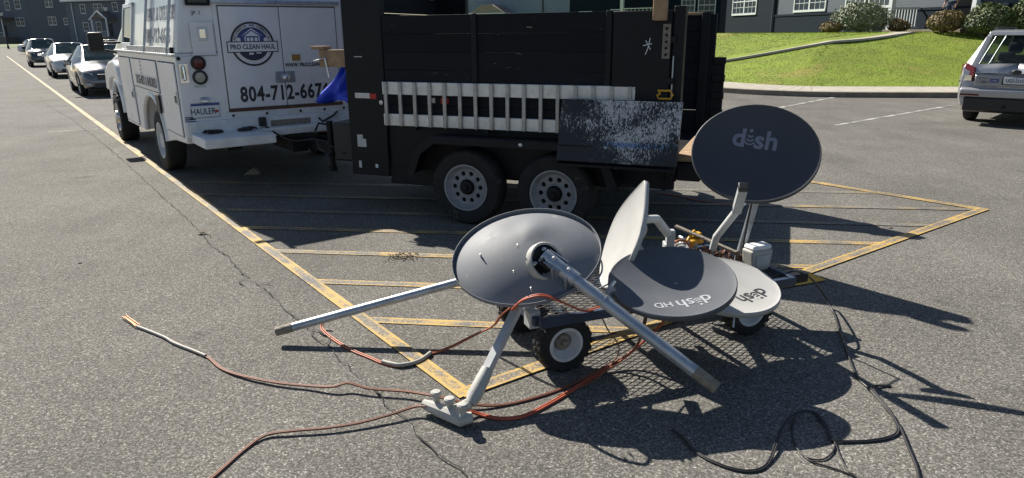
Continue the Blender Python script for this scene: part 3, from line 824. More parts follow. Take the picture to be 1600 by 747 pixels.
def make_wheel(parent, x, y, z, side, Rr, rim, w, m_rim, style='holes', lug=0):
    Mx = wheel_frame(x, y, z, side)
    ty = tyre_mesh(Rr, rim, w, lug).build('tyre', M['rubber'], parent, smooth=True, M=Mx)
    mb = MB()
    mb.lathe([(rim + .012, -.012), (rim + .012, -.004), (rim - .004, -.004), (rim - .014, -.03), (rim - .03, -.045), (rim - .035, -.052)], 36)
    if style == 'holes':
        holed_disc(mb, rim * .42, rim - .035, -.052, 10, rim * .108)
        mb.lathe([(rim * .42, -.052), (rim * .40, -.045), (rim * .36, -.045), (rim * .35, -.06)], 28)
    elif style == 'cart':
        MB().lathe([(rim - .016, -.034), (rim - .03, -.052), (rim * .55, -.056), (rim * .48, -.04), (rim * .25, -.038), (rim * .2, -.015), (0, -.012)], 28).build('wheel_centre', M['galv_dirty'], ty, smooth=True)
    elif style == 'deep':
        mb.lathe([(rim - .035, -.052), (rim * .8, -.12), (rim * .55, -.13), (rim * .5, -.06), (rim * .42, -.02), (0, -.015)], 28)
    elif style == 'hub':
        mb.lathe([(rim - .035, -.045), (rim * .7, -.05), (rim * .5, -.03), (rim * .46, .02), (rim * .3, .035), (0, .035)], 28)
    else:
        mb.lathe([(rim - .035, -.052), (rim * .5, -.05), (rim * .3, -.035), (0, -.03)], 28)
    r = mb.build('rim', m_rim, ty, smooth=True)
    if style in ('holes', 'alloy'):
        hb = MB().lathe([(rim * .34, -.10), (rim * .33, -.03), (rim * .28, -.015), (rim * .14, -.01), (rim * .12, .012), (0, .012)], 20)
        hb.lathe([(rim - .03, -.10), (0, -.10)], 24)
        hb.build('hub', M['black_steel'], ty, smooth=True)
    else:
        MB().lathe([(rim - .01, -w * .75), (0, -w * .75)], 24).build('hub', M['dark_hollow'], ty)
    if style == 'alloy':
        mb = MB()
        for k in range(7):
            a = 2 * math.pi * k / 7
            mb.beam((rim * .2 * math.cos(a), rim * .2 * math.sin(a), -.035), (rim * .98 * math.cos(a), rim * .98 * math.sin(a), -.03), .05, .03, (0, 0, 1))
        mb.build('spokes', m_rim, ty)
    return ty

# ------------------------------------------------------------------ passenger cars
def make_car(name, label, loc, fwd, paint, spec, group=None, detail=True):
    L_, W_, H_ = spec['L'], spec['W'], spec['H']
    e = empty(name, (loc[0], loc[1], 0), fwd, label, 'car', group)
    xf, xr_ = spec['axles']; Rw = spec.get('Rw', .33); zs = spec.get('sill', .2)
    st = spec['stations']       # (x, half width, shoulder z, roof z or None, roof half width, glass code to next)
    # refine stations round the wheel arches
    xs = sorted(set([s_[0] for s_ in st] + [round(ax + dx, 3) for ax in (xf, xr_) for dx in (-.40, -.37, -.30, -.2, -.1, 0, .1, .2, .30, .37, .40) if st[0][0] < ax + dx < st[-1][0]]))
    def at_x(x):
        for a, b in zip(st, st[1:]):
            if a[0] <= x < b[0]:
                t = (x - a[0]) / (b[0] - a[0]); t2 = t
                return [a[i] + (b[i] - a[i]) * t2 for i in range(5)] + [a[5]]
        return list(st[-1])
    loops = []; codes = []
    for x in xs:
        _, hw, zsh, zr, rw, code = at_x(x)
        lo = zs + .12 * max(0, (abs(x) / (L_ / 2)) ** 6)
        za = lo
        for ax in (xf, xr_):
            if abs(x - ax) < .405: za = max(za, Rw + math.sqrt(max(0, .40 ** 2 - (x - ax) ** 2)) * .98)
        z1 = max(lo, za); z2 = max(lo + .14, za + .012); z3 = max((lo + zsh) * .55, za + .03)
        z3 = min(z3, zsh - .03); z2 = min(z2, z3 - .01); z1 = min(z1, z2 - .004)
        loops.append([(0, lo), (hw * .80, min(lo, z1)), (hw * .93, z1), (hw * .985, z2), (hw, z3), (hw * .97, zsh), (rw, zr), (rw * .86, zr + .018), (rw * .45, zr + .035), (0, zr + .04)])
        codes.append(code)
    K_ = len(loops[0]); body = MB(); vs_ = []
    for x, lp in zip(xs, loops):
        vs_ += [(x, p[0], p[1]) for p in lp] + [(x, -p[0], p[1]) for p in lp]
    glass = {'w': MB(), 'r': MB(), 'sl': MB(), 'sr': MB()}
    for i in range(len(xs) - 1):
        for k in range(K_ - 1):
            for s_ in (0, 1):
                o1 = i * 2 * K_ + s_ * K_ + k; o2 = (i + 1) * 2 * K_ + s_ * K_ + k
                q = (o1, o1 + 1, o2 + 1, o2)
                c = codes[i]; tgt = body
                if k == 5 and 's' in c: tgt = glass['sr' if s_ else 'sl']
                if k >= 7 and 'w' in c: tgt = glass['w']
                if k >= 7 and 'r' in c: tgt = glass['r']
                tgt.f.append(q)
    for i in (0, len(xs) - 1):
        o = i * 2 * K_
        for k in range(K_ - 1): body.f.append((o + k, o + k + 1, o + K_ + k + 1, o + K_ + k))
    body.v = [Vector(p) for p in vs_]
    bo = body.build('body', paint, e, smooth=True, angle=32)
    bo.data.materials.append(M['dark_hollow'])
    so_ = bo.modifiers.new('lining', 'SOLIDIFY'); so_.thickness = .02; so_.offset = -1; so_.material_offset = 1
    for key, mb in glass.items():
        if not mb.f: continue
        used = sorted({i for q in mb.f for i in q}); mp = {u: j for j, u in enumerate(used)}
        m2 = MB(); m2.v = [Vector(vs_[u]) for u in used]; m2.f = [tuple(mp[i] for i in q) for q in mb.f]
        m2.build({'w': 'windscreen', 'r': 'rear_window'}.get(key, 'side_window'), M['tail_glass'] if spec.get('clear') else M['car_glass'], e, smooth=True)
    # dark lining so wheel arches and cabin do not look hollow
    if not spec.get('clear'): MB().bb(-L_ * .46, L_ * .46, -W_ * .36, W_ * .36, zs + .03, H_ * .5).build('underbody', M['dark_hollow'], e)
    else: MB().bb(-L_ * .46, L_ * .46, -W_ * .34, W_ * .34, zs + .03, .62).build('underbody', M['dark_hollow'], e)
    for ax in (xf, xr_):
        for s_ in (1, -1): make_wheel(e, ax, s_ * (W_ / 2 - .025), Rw, s_, Rw, Rw * .66, .2, M['rim_white'], 'alloy')
    return e

SEDAN = dict(L=4.8, W=1.82, H=1.47, axles=(1.42, -1.42), Rw=.33, stations=[
    (-2.40, .70, .55, .62, .55, ''), (-2.36, .80, .80, .86, .66, ''), (-2.20, .86, .95, 1.0, .70, ''), (-1.78, .90, .98, 1.04, .72, 'r'), (-1.05, .91, .97, 1.40, .56, 's'),
    (-.35, .91, .96, 1.45, .58, ''), (-.28, .91, .96, 1.452, .58, 's'), (.30, .91, .95, 1.44, .57, 'sw'), (1.02, .91, .93, .985, .68, ''), (1.6, .89, .86, .90, .66, ''), (2.1, .84, .74, .80, .62, ''), (2.3, .76, .64, .70, .56, ''), (2.40, .64, .48, .54, .46, '')])
CROSS = dict(L=4.55, W=1.84, H=1.66, axles=(1.36, -1.30), Rw=.35, sill=.24, stations=[
    (-2.27, .78, .62, .70, .6, ''), (-2.22, .86, .95, 1.0, .68, ''), (-2.05, .89, 1.05, 1.1, .7, 'r'), (-1.62, .91, 1.05, 1.55, .60, 's'), (-.5, .92, 1.03, 1.63, .62, ''),
    (-.43, .92, 1.03, 1.63, .62, 's'), (.35, .92, 1.01, 1.60, .60, 'sw'), (1.12, .91, 1.0, 1.06, .70, ''), (1.7, .89, .96, 1.0, .68, ''), (2.08, .84, .84, .90, .62, ''), (2.22, .76, .70, .76, .56, ''), (2.275, .66, .5, .56, .5, '')])
def front_face(e, spec, grille_m, style):
    """headlamps, grille, bumper intake, plate-less front, mirrors"""
    L2 = spec['L'] / 2; W2 = spec['W'] / 2; h = .62 if spec is SEDAN else .78
    for s_ in (1, -1):
        pts = [(L2 - .10, s_ * W2 * .60, h - .07), (L2 - .07, s_ * W2 * .62, h + .06), (L2 - .42, s_ * W2 * .95, h + .14), (L2 - .36, s_ * W2 * .955, h + .01)]
        n_ = Vector((.10, s_ * .06, .02))
        vs_ = [Vector(p) + n_ * .25 for p in pts] + [Vector(p) - n_ for p in pts]
        MB().add(vs_, [(0, 1, 2, 3), (4, 5, 6, 7), (0, 1, 5, 4), (1, 2, 6, 5), (2, 3, 7, 6), (3, 0, 4, 7)]).build('headlight', M['lamp_glass'], e, bevel=.01)
        mr = MB().bb(.78, .92, s_ * (W2 + .02), s_ * (W2 + .2), h + .28, h + .44).build('wing_mirror', M['black_plastic'] if style == 2 else spec['paint'], e, bevel=.03)
    MB().bb(L2 - .06, L2 + .015, -W2 * .5, W2 * .5, h - .12, h + .04).build('grille', grille_m, e, bevel=.015)
    MB().bb(L2 - .05, L2 + .03, -W2 * .62, W2 * .62, .26, .40).build('intake', M['black_plastic'], e, bevel=.02)
    for s_ in (1, -1): MB().bb(L2 - .12, L2 - .02, s_ * W2 * .66, s_ * W2 * .84, .32, .42).build('fog_lamp', M['lamp_glass'], e, bevel=.02)
eLv = Vector((-.592, .806, 0)); eRv = Vector((.806, .592, 0)); WR = Vector((-4.567, 8.894, 0))
def truck_pt(u, v): return WR + eLv * u + eRv * v
for (u, v, sp, paint, gm, lab, nm) in (
        (14.97, .39, SEDAN, 'grey_car', 'black_plastic', 'dark grey sedan parked in front of the white service truck', 0),
        (27.2, .45, SEDAN, 'white_car', 'black_plastic', 'white sedan parked between the dark grey sedan and the dark crossover', 1),
        (42.2, .24, CROSS, 'charcoal_car', 'chrome', 'charcoal crossover parked at the far end of the kerbside row', 2)):
    s2 = dict(sp); s2['paint'] = M[paint]
    c = truck_pt(u + sp['axles'][0], v + sp['W'] / 2)
    ce = make_car('parked_car', lab, c, (-eLv.x, -eLv.y), M[paint], s2, 'cars parked along the yellow line')
    sp2 = sp; sp2['paint'] = M[paint]
    front_face(ce, sp2, M[gm], nm)
SEDAN['paint'] = M['white_car']
for x, y, f, lab in ((-91.5, 136, (.75, -.66), 'small white car parked by the verge below the far left block'),
                     (-43.5, 78, (.97, .2), 'white car passing behind the truck mirror'), (-52.5, 80, (.97, .2), 'white car behind the roof of the white sedan')):
    ce = make_car('parked_car', lab, (x, y), f, M['white_car'], SEDAN, 'distant white cars'); front_face(ce, SEDAN, M['black_plastic'], 1)

# silver wagon with its tail to us
FOR = dict(L=4.56, W=1.78, H=1.68, axles=(1.32, -1.30), Rw=.34, sill=.26, clear=True, stations=[
    (-2.28, .72, .60, .66, .60, ''), (-2.25, .84, .92, .98, .70, ''), (-2.20, .87, 1.04, 1.08, .72, 'r'), (-1.98, .885, 1.05, 1.58, .60, ''), (-1.90, .885, 1.05, 1.62, .60, ''), (-1.72, .89, 1.05, 1.64, .61, 's'), (-.95, .89, 1.03, 1.66, .62, ''), (-.87, .89, 1.03, 1.66, .62, 's'),
    (.0, .89, 1.02, 1.66, .62, ''), (.07, .89, 1.02, 1.66, .62, 's'), (.55, .89, 1.0, 1.62, .61, 'sw'), (1.15, .88, .98, 1.03, .70, ''), (1.7, .87, .93, .97, .66, ''), (2.1, .80, .8, .85, .6, ''), (2.28, .66, .55, .6, .5, '')])
FOR['paint'] = M['silver_paint']
fh = Vector((.70, .714, 0)); fl = Vector((-.714, .70, 0))
fc = Vector((9.03, 13.66, 0)) + fh * 1.30 - fl * .84
fe = make_car('parked_wagon', 'silver wagon parked nose to the kerb below the lawn', fc, fh, M['silver_paint'], FOR)
xb = -2.28
for s_ in (1, -1):
    tl = MB().add([(xb - .02, s_ * .63, .80), (xb - .015, s_ * .64, 1.04), (xb + .08, s_ * .80, 1.12), (xb + .26, s_ * .90, 1.08), (xb + .24, s_ * .905, .84), (xb + .06, s_ * .88, .78)] +
                  [(xb + .2, s_ * .58, .80), (xb + .2, s_ * .6, 1.02), (xb + .26, s_ * .76, 1.10), (xb + .3, s_ * .85, 1.06), (xb + .3, s_ * .85, .86), (xb + .25, s_ * .82, .79)],
                  [(0, 1, 2, 5), (2, 3, 4, 5), (0, 1, 7, 6), (1, 2, 8, 7), (2, 3, 9, 8), (3, 4, 10, 9), (4, 5, 11, 10), (5, 0, 6, 11)]).build('tail_light', M['red_lens'], fe, bevel=.008)
    MB().add([(xb - .03, s_ * .66, .81), (xb - .028, s_ * .67, .90), (xb + .06, s_ * .87, .90), (xb + .05, s_ * .87, .80), (xb + .05, s_ * .66, .81), (xb + .05, s_ * .67, .90), (xb + .1, s_ * .84, .90), (xb + .1, s_ * .84, .80)], [(0, 1, 2, 3), (4, 5, 6, 7), (0, 1, 5, 4), (1, 2, 6, 5), (2, 3, 7, 6), (3, 0, 4, 7)]).build('reverse_lens', M['clear_lens'], tl)
    MB().bb(xb - .062, xb + .05, s_ * .50, s_ * .80, .545, .575).build('reflector', M['red_lens'], fe)
    MB().tube([(-1.7, s_ * .56, 1.70), (-1.5, s_ * .57, 1.735), (.3, s_ * .57, 1.735), (.5, s_ * .55, 1.69)], .018, 6).build('roof_rail', M['black_plastic'], fe, smooth=True)
    MB().bb(.75, .9, s_ * .92, s_ * 1.12, 1.02, 1.2).build('wing_mirror', M['silver_paint'], fe, bevel=.03)
MB().prism([(xb + .02, .50), (xb - .05, .53), (xb - .055, .66), (xb + .03, .70), (xb + .2, .70), (xb + .2, .50)], -.82, .82).build('bumper', M['silver_paint'], fe, bevel=.025)
MB().prism([(xb + .1, .24), (xb - .03, .28), (xb - .048, .50), (xb + .02, .515), (xb + .2, .515), (xb + .2, .24)], -.74, .74).build('lower_bumper', M['black_plastic'], fe, bevel=.02)
MB().bb(xb - .022, xb + .02, -.62, .62, .925, .955).build('trim_strip', M['chrome'], fe, bevel=.005)
hp = MB().bb(xb - .03, xb + .02, -.62, .62, .72, .92).build('tailgate', M['silver_paint'], fe, bevel=.03)
Mr = lambda y, z, x=xb - .034: frame((x, y, z), (0, -1, 0), (0, 0, 1))
MB().bb(xb - .045, xb - .02, -.19, .19, .755, .90).build('plate_frame', M['black_plastic'], fe, bevel=.005)
MB().bb(xb - .049, xb - .04, -.165, .165, .77, .885).build('number_plate', M['plate'], fe, bevel=.003)
lettering('UGS·2315', .085, M['navy_print'], fe, Mr(0, .822, xb - .052), xs=.75, bold=.001)
lettering('VIRGINIA', .022, M['blue_print'], fe, Mr(0, .874, xb - .052), xs=.8)
lettering('PZEV', .05, M['logo_dark'], fe, Mr(.46, .79), xs=.9, bold=.001)
MB().bb(xb - .036, xb - .028, .24, .37, .79, .85).build('sticker', M['blue_print'], fe)
lettering('AWARE', .03, M['sign_white'], fe, Mr(.305, .82, xb - .038), xs=.8)
MB().bb(xb - .036, xb - .028, .42, .56, .855, .868).build('badge', M['chrome'], fe)
MB().lathe([(.0, .012), (.05, .01), (.062, 0)], 24, frame((xb - .03, 0, .975), (0, -1.0, 0), (0, 0, 1)) @ Matrix.Diagonal((1.25, .72, 1, 1))).build('emblem', M['logo_dark'], fe, smooth=True)
MB().tube([(xb + .08, -.2, 1.09), (xb + .16, .25, 1.22)], .008, 6).build('wiper', M['black_plastic'], fe)
MB().prism([(xb + .22, 1.60), (xb + .26, 1.665), (xb + .6, 1.70), (xb + .6, 1.66), (xb + .3, 1.62)], -.56, .56).build('spoiler', M['silver_paint'], fe, bevel=.008)
for y in (.38, -.38):
    MB().bb(-.45, -.25, y - .22, y + .22, .6, 1.22).build('seat_back', M['seat'], fe, bevel=.06)
    MB().bb(-.47, -.34, y - .12, y + .12, 1.25, 1.46).build('head_rest', M['seat'], fe, bevel=.05)
MB().bb(-1.5, -1.35, -.6, .6, .6, 1.12).build('seat_back', M['seat'], fe, bevel=.05)
for y in (.35, -.35): MB().bb(-1.52, -1.4, y - .12, y + .12, 1.14, 1.30).build('head_rest', M['seat'], fe, bevel=.04)
MB().tube([(xb + .15, .1, .36), (xb - .10, .1, .36)], .025, 8).build('tow_hitch', M['black_steel'], fe)

# ================================================================== WHITE SERVICE TRUCK
tk = empty('service_truck', tuple(WR), (eLv.x, eLv.y), 'white utility service truck with lettered body, hitched to the black trailer', 'truck')
arch = [(.2 + .72 * math.cos(a), .46 + .53 * math.sin(a)) for a in [math.pi * k / 14 for k in range(15)]]
prof = [(-1.66, .56), (-1.66, 1.50), (2.55, 1.50), (2.55, .42), (1.3, .44)] + arch + [(-1.0, .53)]
MB().prism(prof, -2.31, 0).build('utility_body', M['white_paint'], tk, bevel=.012)
MB().tube([(x, -.01, z) for x, z in arch], .032, 8).build('arch_flare', M['white_edge'], tk, smooth=True)
MB().bb(-1.3, 2.4, -2.06, -.25, .50, 1.0).build('wheel_housing', M['dark_hollow'], tk)
def side_panel(x0, x1, z0, z1, nm='compartment_door'):
    d = MB().bb(x0, x1, -.006, .014, z0, z1).build(nm, M['white_paint'], tk, bevel=.006)
    sh = MB(); t = .012
    for a, b, c, q in ((x0 - t, x1 + t, z0 - t, z0), (x0 - t, x1 + t, z1, z1 + t), (x0 - t, x0, z0, z1), (x1, x1 + t, z0, z1)): sh.bb(a, b, -.004, .003, c, q)
    sh.build('door_gap', M['dark_hollow'], d)
    return d
d1 = side_panel(1.42, 2.46, .48, 1.42); d2 = side_panel(-.52, 1.30, 1.05, 1.42); d3 = side_panel(-1.56, -.66, .63, 1.42)
for d, x, z in ((d1, 1.52, .92), (d3, -1.5, 1.05)):
    MB().bb(x - .05, x + .05, .012, .024, z - .07, z + .07).build('latch', M['zinc'], d, bevel=.006)
    MB().bb(x - .03, x + .03, .022, .030, z - .05, z + .03).build('latch_recess', M['black_plastic'], d)
MB().bb(-.50, -.30, .012, .03, .80, 1.02).build('fuel_flap', M['black_plastic'], tk)
for k in range(5): MB().box((.55 + .004 * k, .022, 1.39 - .05 * k), (.05, .012, .03)).build('glint_bit', M['chrome'], d2)  # added chrome bits standing in for a chain-like glint on this door
MB().bb(-.50, 1.02, .013, .017, 1.07, 1.23).build('sign_panel', M['sign_white'], d2)
lettering('LICENSED & INSURED', .155, M['navy_print'], d2, frame((.26, .019, 1.15), (-1, 0, 0), (0, 0, 1)), xs=.98, bold=.004, name='lettering')
# ledge with a strip of louvres
MB().bb(-1.648, 2.6, -2.33, .035, 1.50, 1.525).build('ledge', M['white_edge'], tk, bevel=.006)
MB().bb(-1.5, 1.45, -.03, .008, 1.525, 1.59).build('vent_backing', M['dark_hollow'], tk)
for k in range(26): MB().bb(-1.48 + k * .113, -1.48 + k * .113 + .05, -.02, .02, 1.527, 1.592).build('vent_slat', M['alu'], tk)
# upper canopy, leaning inwards
vs_ = []
for x0, x1, y0, z in ((-1.64, 2.25, -.02, 1.525), (-1.62, 1.95, -.15, 2.27)):
    vs_ += [(x0, y0, z), (x1, y0, z), (x1, -2.31 - y0, z), (x0, -2.31 - y0, z)]
cp = MB().add(vs_, [(0, 1, 2, 3), (4, 5, 6, 7), (0, 1, 5, 4), (1, 2, 6, 5), (2, 3, 7, 6), (3, 0, 4, 7)]).build('canopy', M['white_paint'], tk, bevel=.03, seg=3)
def canopy_side(x, z, off=.004):
    return frame((x, -.02 - .13 * (z - 1.525) / .745 + off, z), (-1, 0, 0), (0, -.13, .745))
lettering('HAUL & DELIVER!', .215, M['grey_print'], tk, canopy_side(-.66, 1.955), xs=.98, bold=.004)
lettering('804-712-6676', .235, M['grey_print'], tk, canopy_side(-.55, 1.71), xs=1.14, bold=.006)
wf_ = MB()
for a, b, c, q in ((-.42, -.36, -.30, .30), (.36, .42, -.30, .30), (-.42, .42, -.30, -.24), (-.42, .42, .24, .30)): wf_.bb(a, b, c, q, -.01, .025)
Mw = canopy_side(1.62, 1.86, .0)
w0 = wf_.build('side_window', M['white_edge'], tk, M=Mw, bevel=.008)
MB().bb(-.36, .36, -.24, .24, -.005, .012).build('pane', M['car_glass'], w0)
# ladder rack on the roof
for x in (.05, -1.36):
    MB().beam((x, .02, 1.53), (x - .02, -.12, 2.30), .05, .03).build('rack_leg', M['galv'], tk)
    MB().beam((x, -2.33, 1.53), (x - .02, -2.19, 2.30), .05, .03).build('rack_leg', M['galv'], tk)
rb = MB().tube([(-1.2, .10, 2.36), (-1.2, -2.41, 2.36)], .03, 8); rb.tube([(.05, .02, 2.36), (.05, -2.33, 2.36)], .025, 8)
rb.tube([(-1.55, -.12, 2.33), (1.7, -.12, 2.33)], .025, 8); rb.tube([(-1.55, -2.19, 2.33), (1.7, -2.19, 2.33)], .025, 8)
for y in (-.14, -.9, -2.17):
    for x in (-1.2, .05): rb.bb(x - .02, x + .02, y - .02, y + .02, 2.26, 2.36)
rb.bb(-1.22, -1.18, -.48, -.44, 2.34, 2.50)
rb.build('ladder_rack', M['black_steel'], tk, smooth=True)
# rear face
X = -1.66
Mt = lambda y, z, x=X - .02: frame((x, y, z), (0, -1, 0), (0, 0, 1))
MB().bb(X - .004, X + .05, -1.90, -.44, .86, 2.06).build('door_surround', M['white_paint'], tk, bevel=.004)
MB().bb(X - .006, X + .01, -1.835, -.482, .90, 2.03).build('door_seal', M['door_gasket'], tk)
for y0, y1 in ((-1.148, -.495), (-1.822, -1.158)):
    MB().bb(X - .018, X + .01, y0, y1, .915, 2.015).build('rear_door', M['white_paint'], tk, bevel=.006)
MB().bb(X - .05, X, -1.88, -.42, 2.045, 2.085).build('drip_rail', M['galv'], tk, bevel=.006)
MB().bb(X - .022, X, -1.84, -.48, .878, .902).build('rusty_sill', M['rust'], tk)
MB().bb(X - .012, X, -1.9, -.44, .80, .876).build('sill_plate', M['white_edge'], tk, bevel=.004)
for y in (-.08, -.52, -.9, -1.3, -1.6, -1.85): MB().lathe([(.016, 0), (.014, .01), (0, .012)], 10, Mt(y, .835, X - .012)).build('screw', M['black_plastic'], tk)
# round emblem with banner
LY, LZ, LR = -.822, 1.615, .242
def ring(r0, r1, m, name, dz, a0=0, a1=2 * math.pi, cy=LY, cz=LZ):
    return MB().lathe([(r0, dz), (r1, dz), (r1, dz - .002), (r0, dz - .002), (r0, dz)], 48, Mt(cy, cz), a0, a1).build(name, m, tk)
ring(LR - .022, LR, M['logo_dark'], 'emblem_ring', .002)
ring(.001, LR * .74, M['navy_print'], 'emblem_disc', .0015, math.pi * 1.0, math.pi * 2)
ring(.001, LR * .74, M['blue_print'], 'emblem_disc', .0018, 0, math.pi)
ring(LR * .70, LR * .745, M['logo_dark'], 'emblem_ring', .0022)
def arc_text(s_, r, size, a_mid, span, m, flip=False):
    n = len(s_)
    for i, ch in enumerate(s_):
        if ch == ' ': continue
        a = a_mid + span * (.5 - (i + .5) / n) * (1 if not flip else -1)
        p = Vector((math.cos(a), math.sin(a), 0)); u = p if not flip else -p
        rt = Vector((u.y, -u.x, 0))
        Mc = Mt(LY, LZ) @ frame((p.x * r, p.y * r, .002), rt, u)
        lettering(ch, size, m, tk, Mc, name='letter', bold=.0005)
arc_text('RESIDENTIAL AND COMMERCIAL', LR * .83, .034, math.pi / 2, 2.7, M['logo_dark'])
def flat(mb, pts, dz): 
    n_ = len(pts); MB().add([(x, y, dz) for x, y in pts] + [(x, y, dz - .001) for x, y in pts], [tuple(range(n_)), tuple(range(n_, 2 * n_))] + [(i, (i + 1) % n_, (i + 1) % n_ + n_, i + n_) for i in range(n_)]).build('emblem_mark', M['sign_white'], tk, M=Mt(LY, LZ))
hx = None
flat(hx, [(-.105, .095), (-.115, .085), (0, .155), (.115, .085), (.105, .095), (0, .17)], .0035)
flat(hx, [(-.085, .085), (.085, .085), (0, .142)], .0032)
for x in (-.083, .071): flat(hx, [(x, .03), (x + .012, .03), (x + .012, .08), (x, .08)], .0033)
for x in (-.058, -.018, .028): flat(hx, [(x, .03), (x + .03, .03), (x + .03, .07), (x, .07)], .0033)
for x in (-.15, .15): flat(hx, [(x - .022, .03), (x + .022, .03), (x + .022, .055), (x, .075), (x - .022, .055)], .0033)
flat(hx, [(.03, -.105), (.09, -.105), (.09, -.08), (.07, -.06), (.03, -.06)], .0033); flat(hx, [(-.07, -.08), (.02, -.08), (.02, -.06), (-.07, -.06)], .0033)
flat(hx, [(-.05, -.115), (0, -.115), (0, -.095), (-.05, -.095)], .0033)
bn = MB().box((0, 0, .003), (.565, .122, .004)).build('emblem_banner_edge', M['logo_dark'], tk, M=Mt(LY, LZ - .03))
MB().box((0, 0, .0045), (.545, .102, .004)).build('emblem_banner', M['sign_white'], tk, M=Mt(LY, LZ - .03))
lettering('PRO CLEAN HAUL', .073, M['navy_print'], tk, Mt(LY, LZ - .03) @ Matrix.Translation((0, -.002, .0075)), bold=.0016, xs=.83)
lettering('804-712-6676', .232, M['logo_dark'], tk, Mt(-1.15, 1.055), bold=.007, xs=.735, spacing=1.1)
lettering('WWW. PROCLEANHAUL.COM', .058, M['logo_dark'], tk, Mt(-1.50, 1.37), bold=.0022, xs=.83)
# latches on the doors
for y0, y1 in ((-1.145, -1.035), (-1.27, -1.16)): MB().bb(X - .03, X - .015, y0, y1, 1.175, 1.305).build('latch_plate', M['galv'], tk, bevel=.005)
MB().lathe([(.045, 0), (.042, .03), (.02, .045), (0, .046)], 16, Mt(-1.155, 1.235, X - .03)).build('latch_knob', M['zinc'], tk, smooth=True)
lp = MB().bb(X - .03, X - .015, -1.37, -1.225, 1.40, 1.51).build('paddle_latch', M['white_edge'], tk, bevel=.01)
MB().bb(X - .036, X - .028, -1.35, -1.25, 1.42, 1.49).build('latch_recess', M['amber'], lp, bevel=.006)
# left corner of the rear face
MB().bb(X - .010, X, -.42, -.185, 1.52, 1.85).build('access_panel', M['white_paint'], tk, bevel=.004)
MB().bb(X - .02, X - .008, -.42, -.17, 1.505, 1.525).build('panel_lip', M['white_edge'], tk)
lq = MB().bb(X - .022, X - .008, -.355, -.25, 1.66, 1.80).build('paddle_latch', M['white_edge'], tk, bevel=.012)
MB().bb(X - .028, X - .02, -.335, -.27, 1.68, 1.78).build('latch_recess', M['chrome'], lq, bevel=.006)
rw_ = MB().bb(X - .016, X, -.42, -.17, 2.02, 2.16).build('rear_window', M['dark_hollow'], tk, bevel=.03)
MB().bb(X - .02, X - .01, -.395, -.195, 2.045, 2.14).build('pane', M['car_glass'], rw_, bevel=.02)
for z, m_ in ((1.425, 'red_lens'), (1.272, 'clear_lens')):
    g_ = MB().lathe([(.078, 0), (.078, .02), (.058, .024), (.057, .01)], 28, Mt(-.222, z, X)).build('lamp_grommet', M['black_plastic'], tk, smooth=True)
    MB().lathe([(.058, .012), (.05, .02), (.0, .026)], 28, Mt(-.222, z, X)).build('lens', M[m_], g_, smooth=True)
MB().bb(X - .008, X, -.27, -.15, 1.165, 1.185).build('badge', M['galv'], tk)
MB().lathe([(.022, 0), (.02, .012), (0, .014)], 12, Mt(-.03, 1.475, X)).build('screw', M['black_plastic'], tk)
hk = MB().tube([(X, -.06, 1.40), (X - .06, -.06, 1.39), (X - .07, -.06, 1.26), (X, -.06, 1.25)], .014, 8); hk.bb(X - .012, X, -.11, -.02, 1.22, 1.42)
hk.build('grab_latch', M['chrome'], tk, smooth=True)
lettering('JP  1', .05, M['logo_dark'], tk, Mt(-.27, 1.945, X - .003), bold=.001)
# number plate
MB().bb(X - .012, X, -.385, -.085, .83, .995).build('plate_frame', M['galv'], tk, bevel=.006)
MB().bb(X - .016, X - .008, -.38, -.09, .845, .965).build('number_plate', M['plate'], tk, bevel=.004)
lettering('HAULER', .093, M['navy_print'], tk, Mt(-.205, .902, X - .0175), bold=.001, xs=.76)
MB().bb(X - .0185, X - .014, -.366, -.328, .885, .915).build('plate_emblem', M['red_tape'], tk)
MB().bb(X - .018, X - .014, -.385, -.085, .968, .99).build('plate_banner', M['blue_print'], tk)
MB().prism([(X - .05, 1.03), (X - .02, 1.06), (X, 1.06), (X, 1.0), (X - .05, 1.0)], -.28, -.19).build('plate_lamp', M['zinc'], tk, bevel=.006)
for k in range(4): MB().bb(X - .006, X - .002, -.12, -.01, .775 + k * .022, .787 + k * .022).build('flag_stripe', M['navy_print'] if k % 2 == 0 else M['blue_print'], tk)
# bumper apron and step
MB().bb(X - .05, X + .06, -2.31, -.01, .63, .80).build('apron', M['white_edge'], tk, bevel=.01)
MB().bb(X - .056, X - .04, -1.40, -.92, .665, .755).build('step_recess', M['galv_dirty'], tk, bevel=.01)
MB().bb(-2.31, -1.70, -.78, -.04, .575, .675).build('bumper', M['white_edge'], tk, bevel=.012)
MB().bb(-1.90, -1.70, -2.30, -.785, .60, .685).build('bumper', M['white_edge'], tk, bevel=.012)
MB().bb(X - .10, X - .04, -.86, -.78, .70, .80).build('trailer_socket', M['black_plastic'], tk, bevel=.01)
MB().bb(-1.98, -1.2, -1.25, -1.06, .40, .52).build('hitch_receiver', M['black_steel'], tk, bevel=.01)
MB().tube([(X - .06, -1.50, .74), (X - .12, -1.52, .70), (X - .12, -1.66, .76), (X - .06, -1.74, .80)], .013, 8).build('cable_hook', M['black_plastic'], tk, smooth=True)
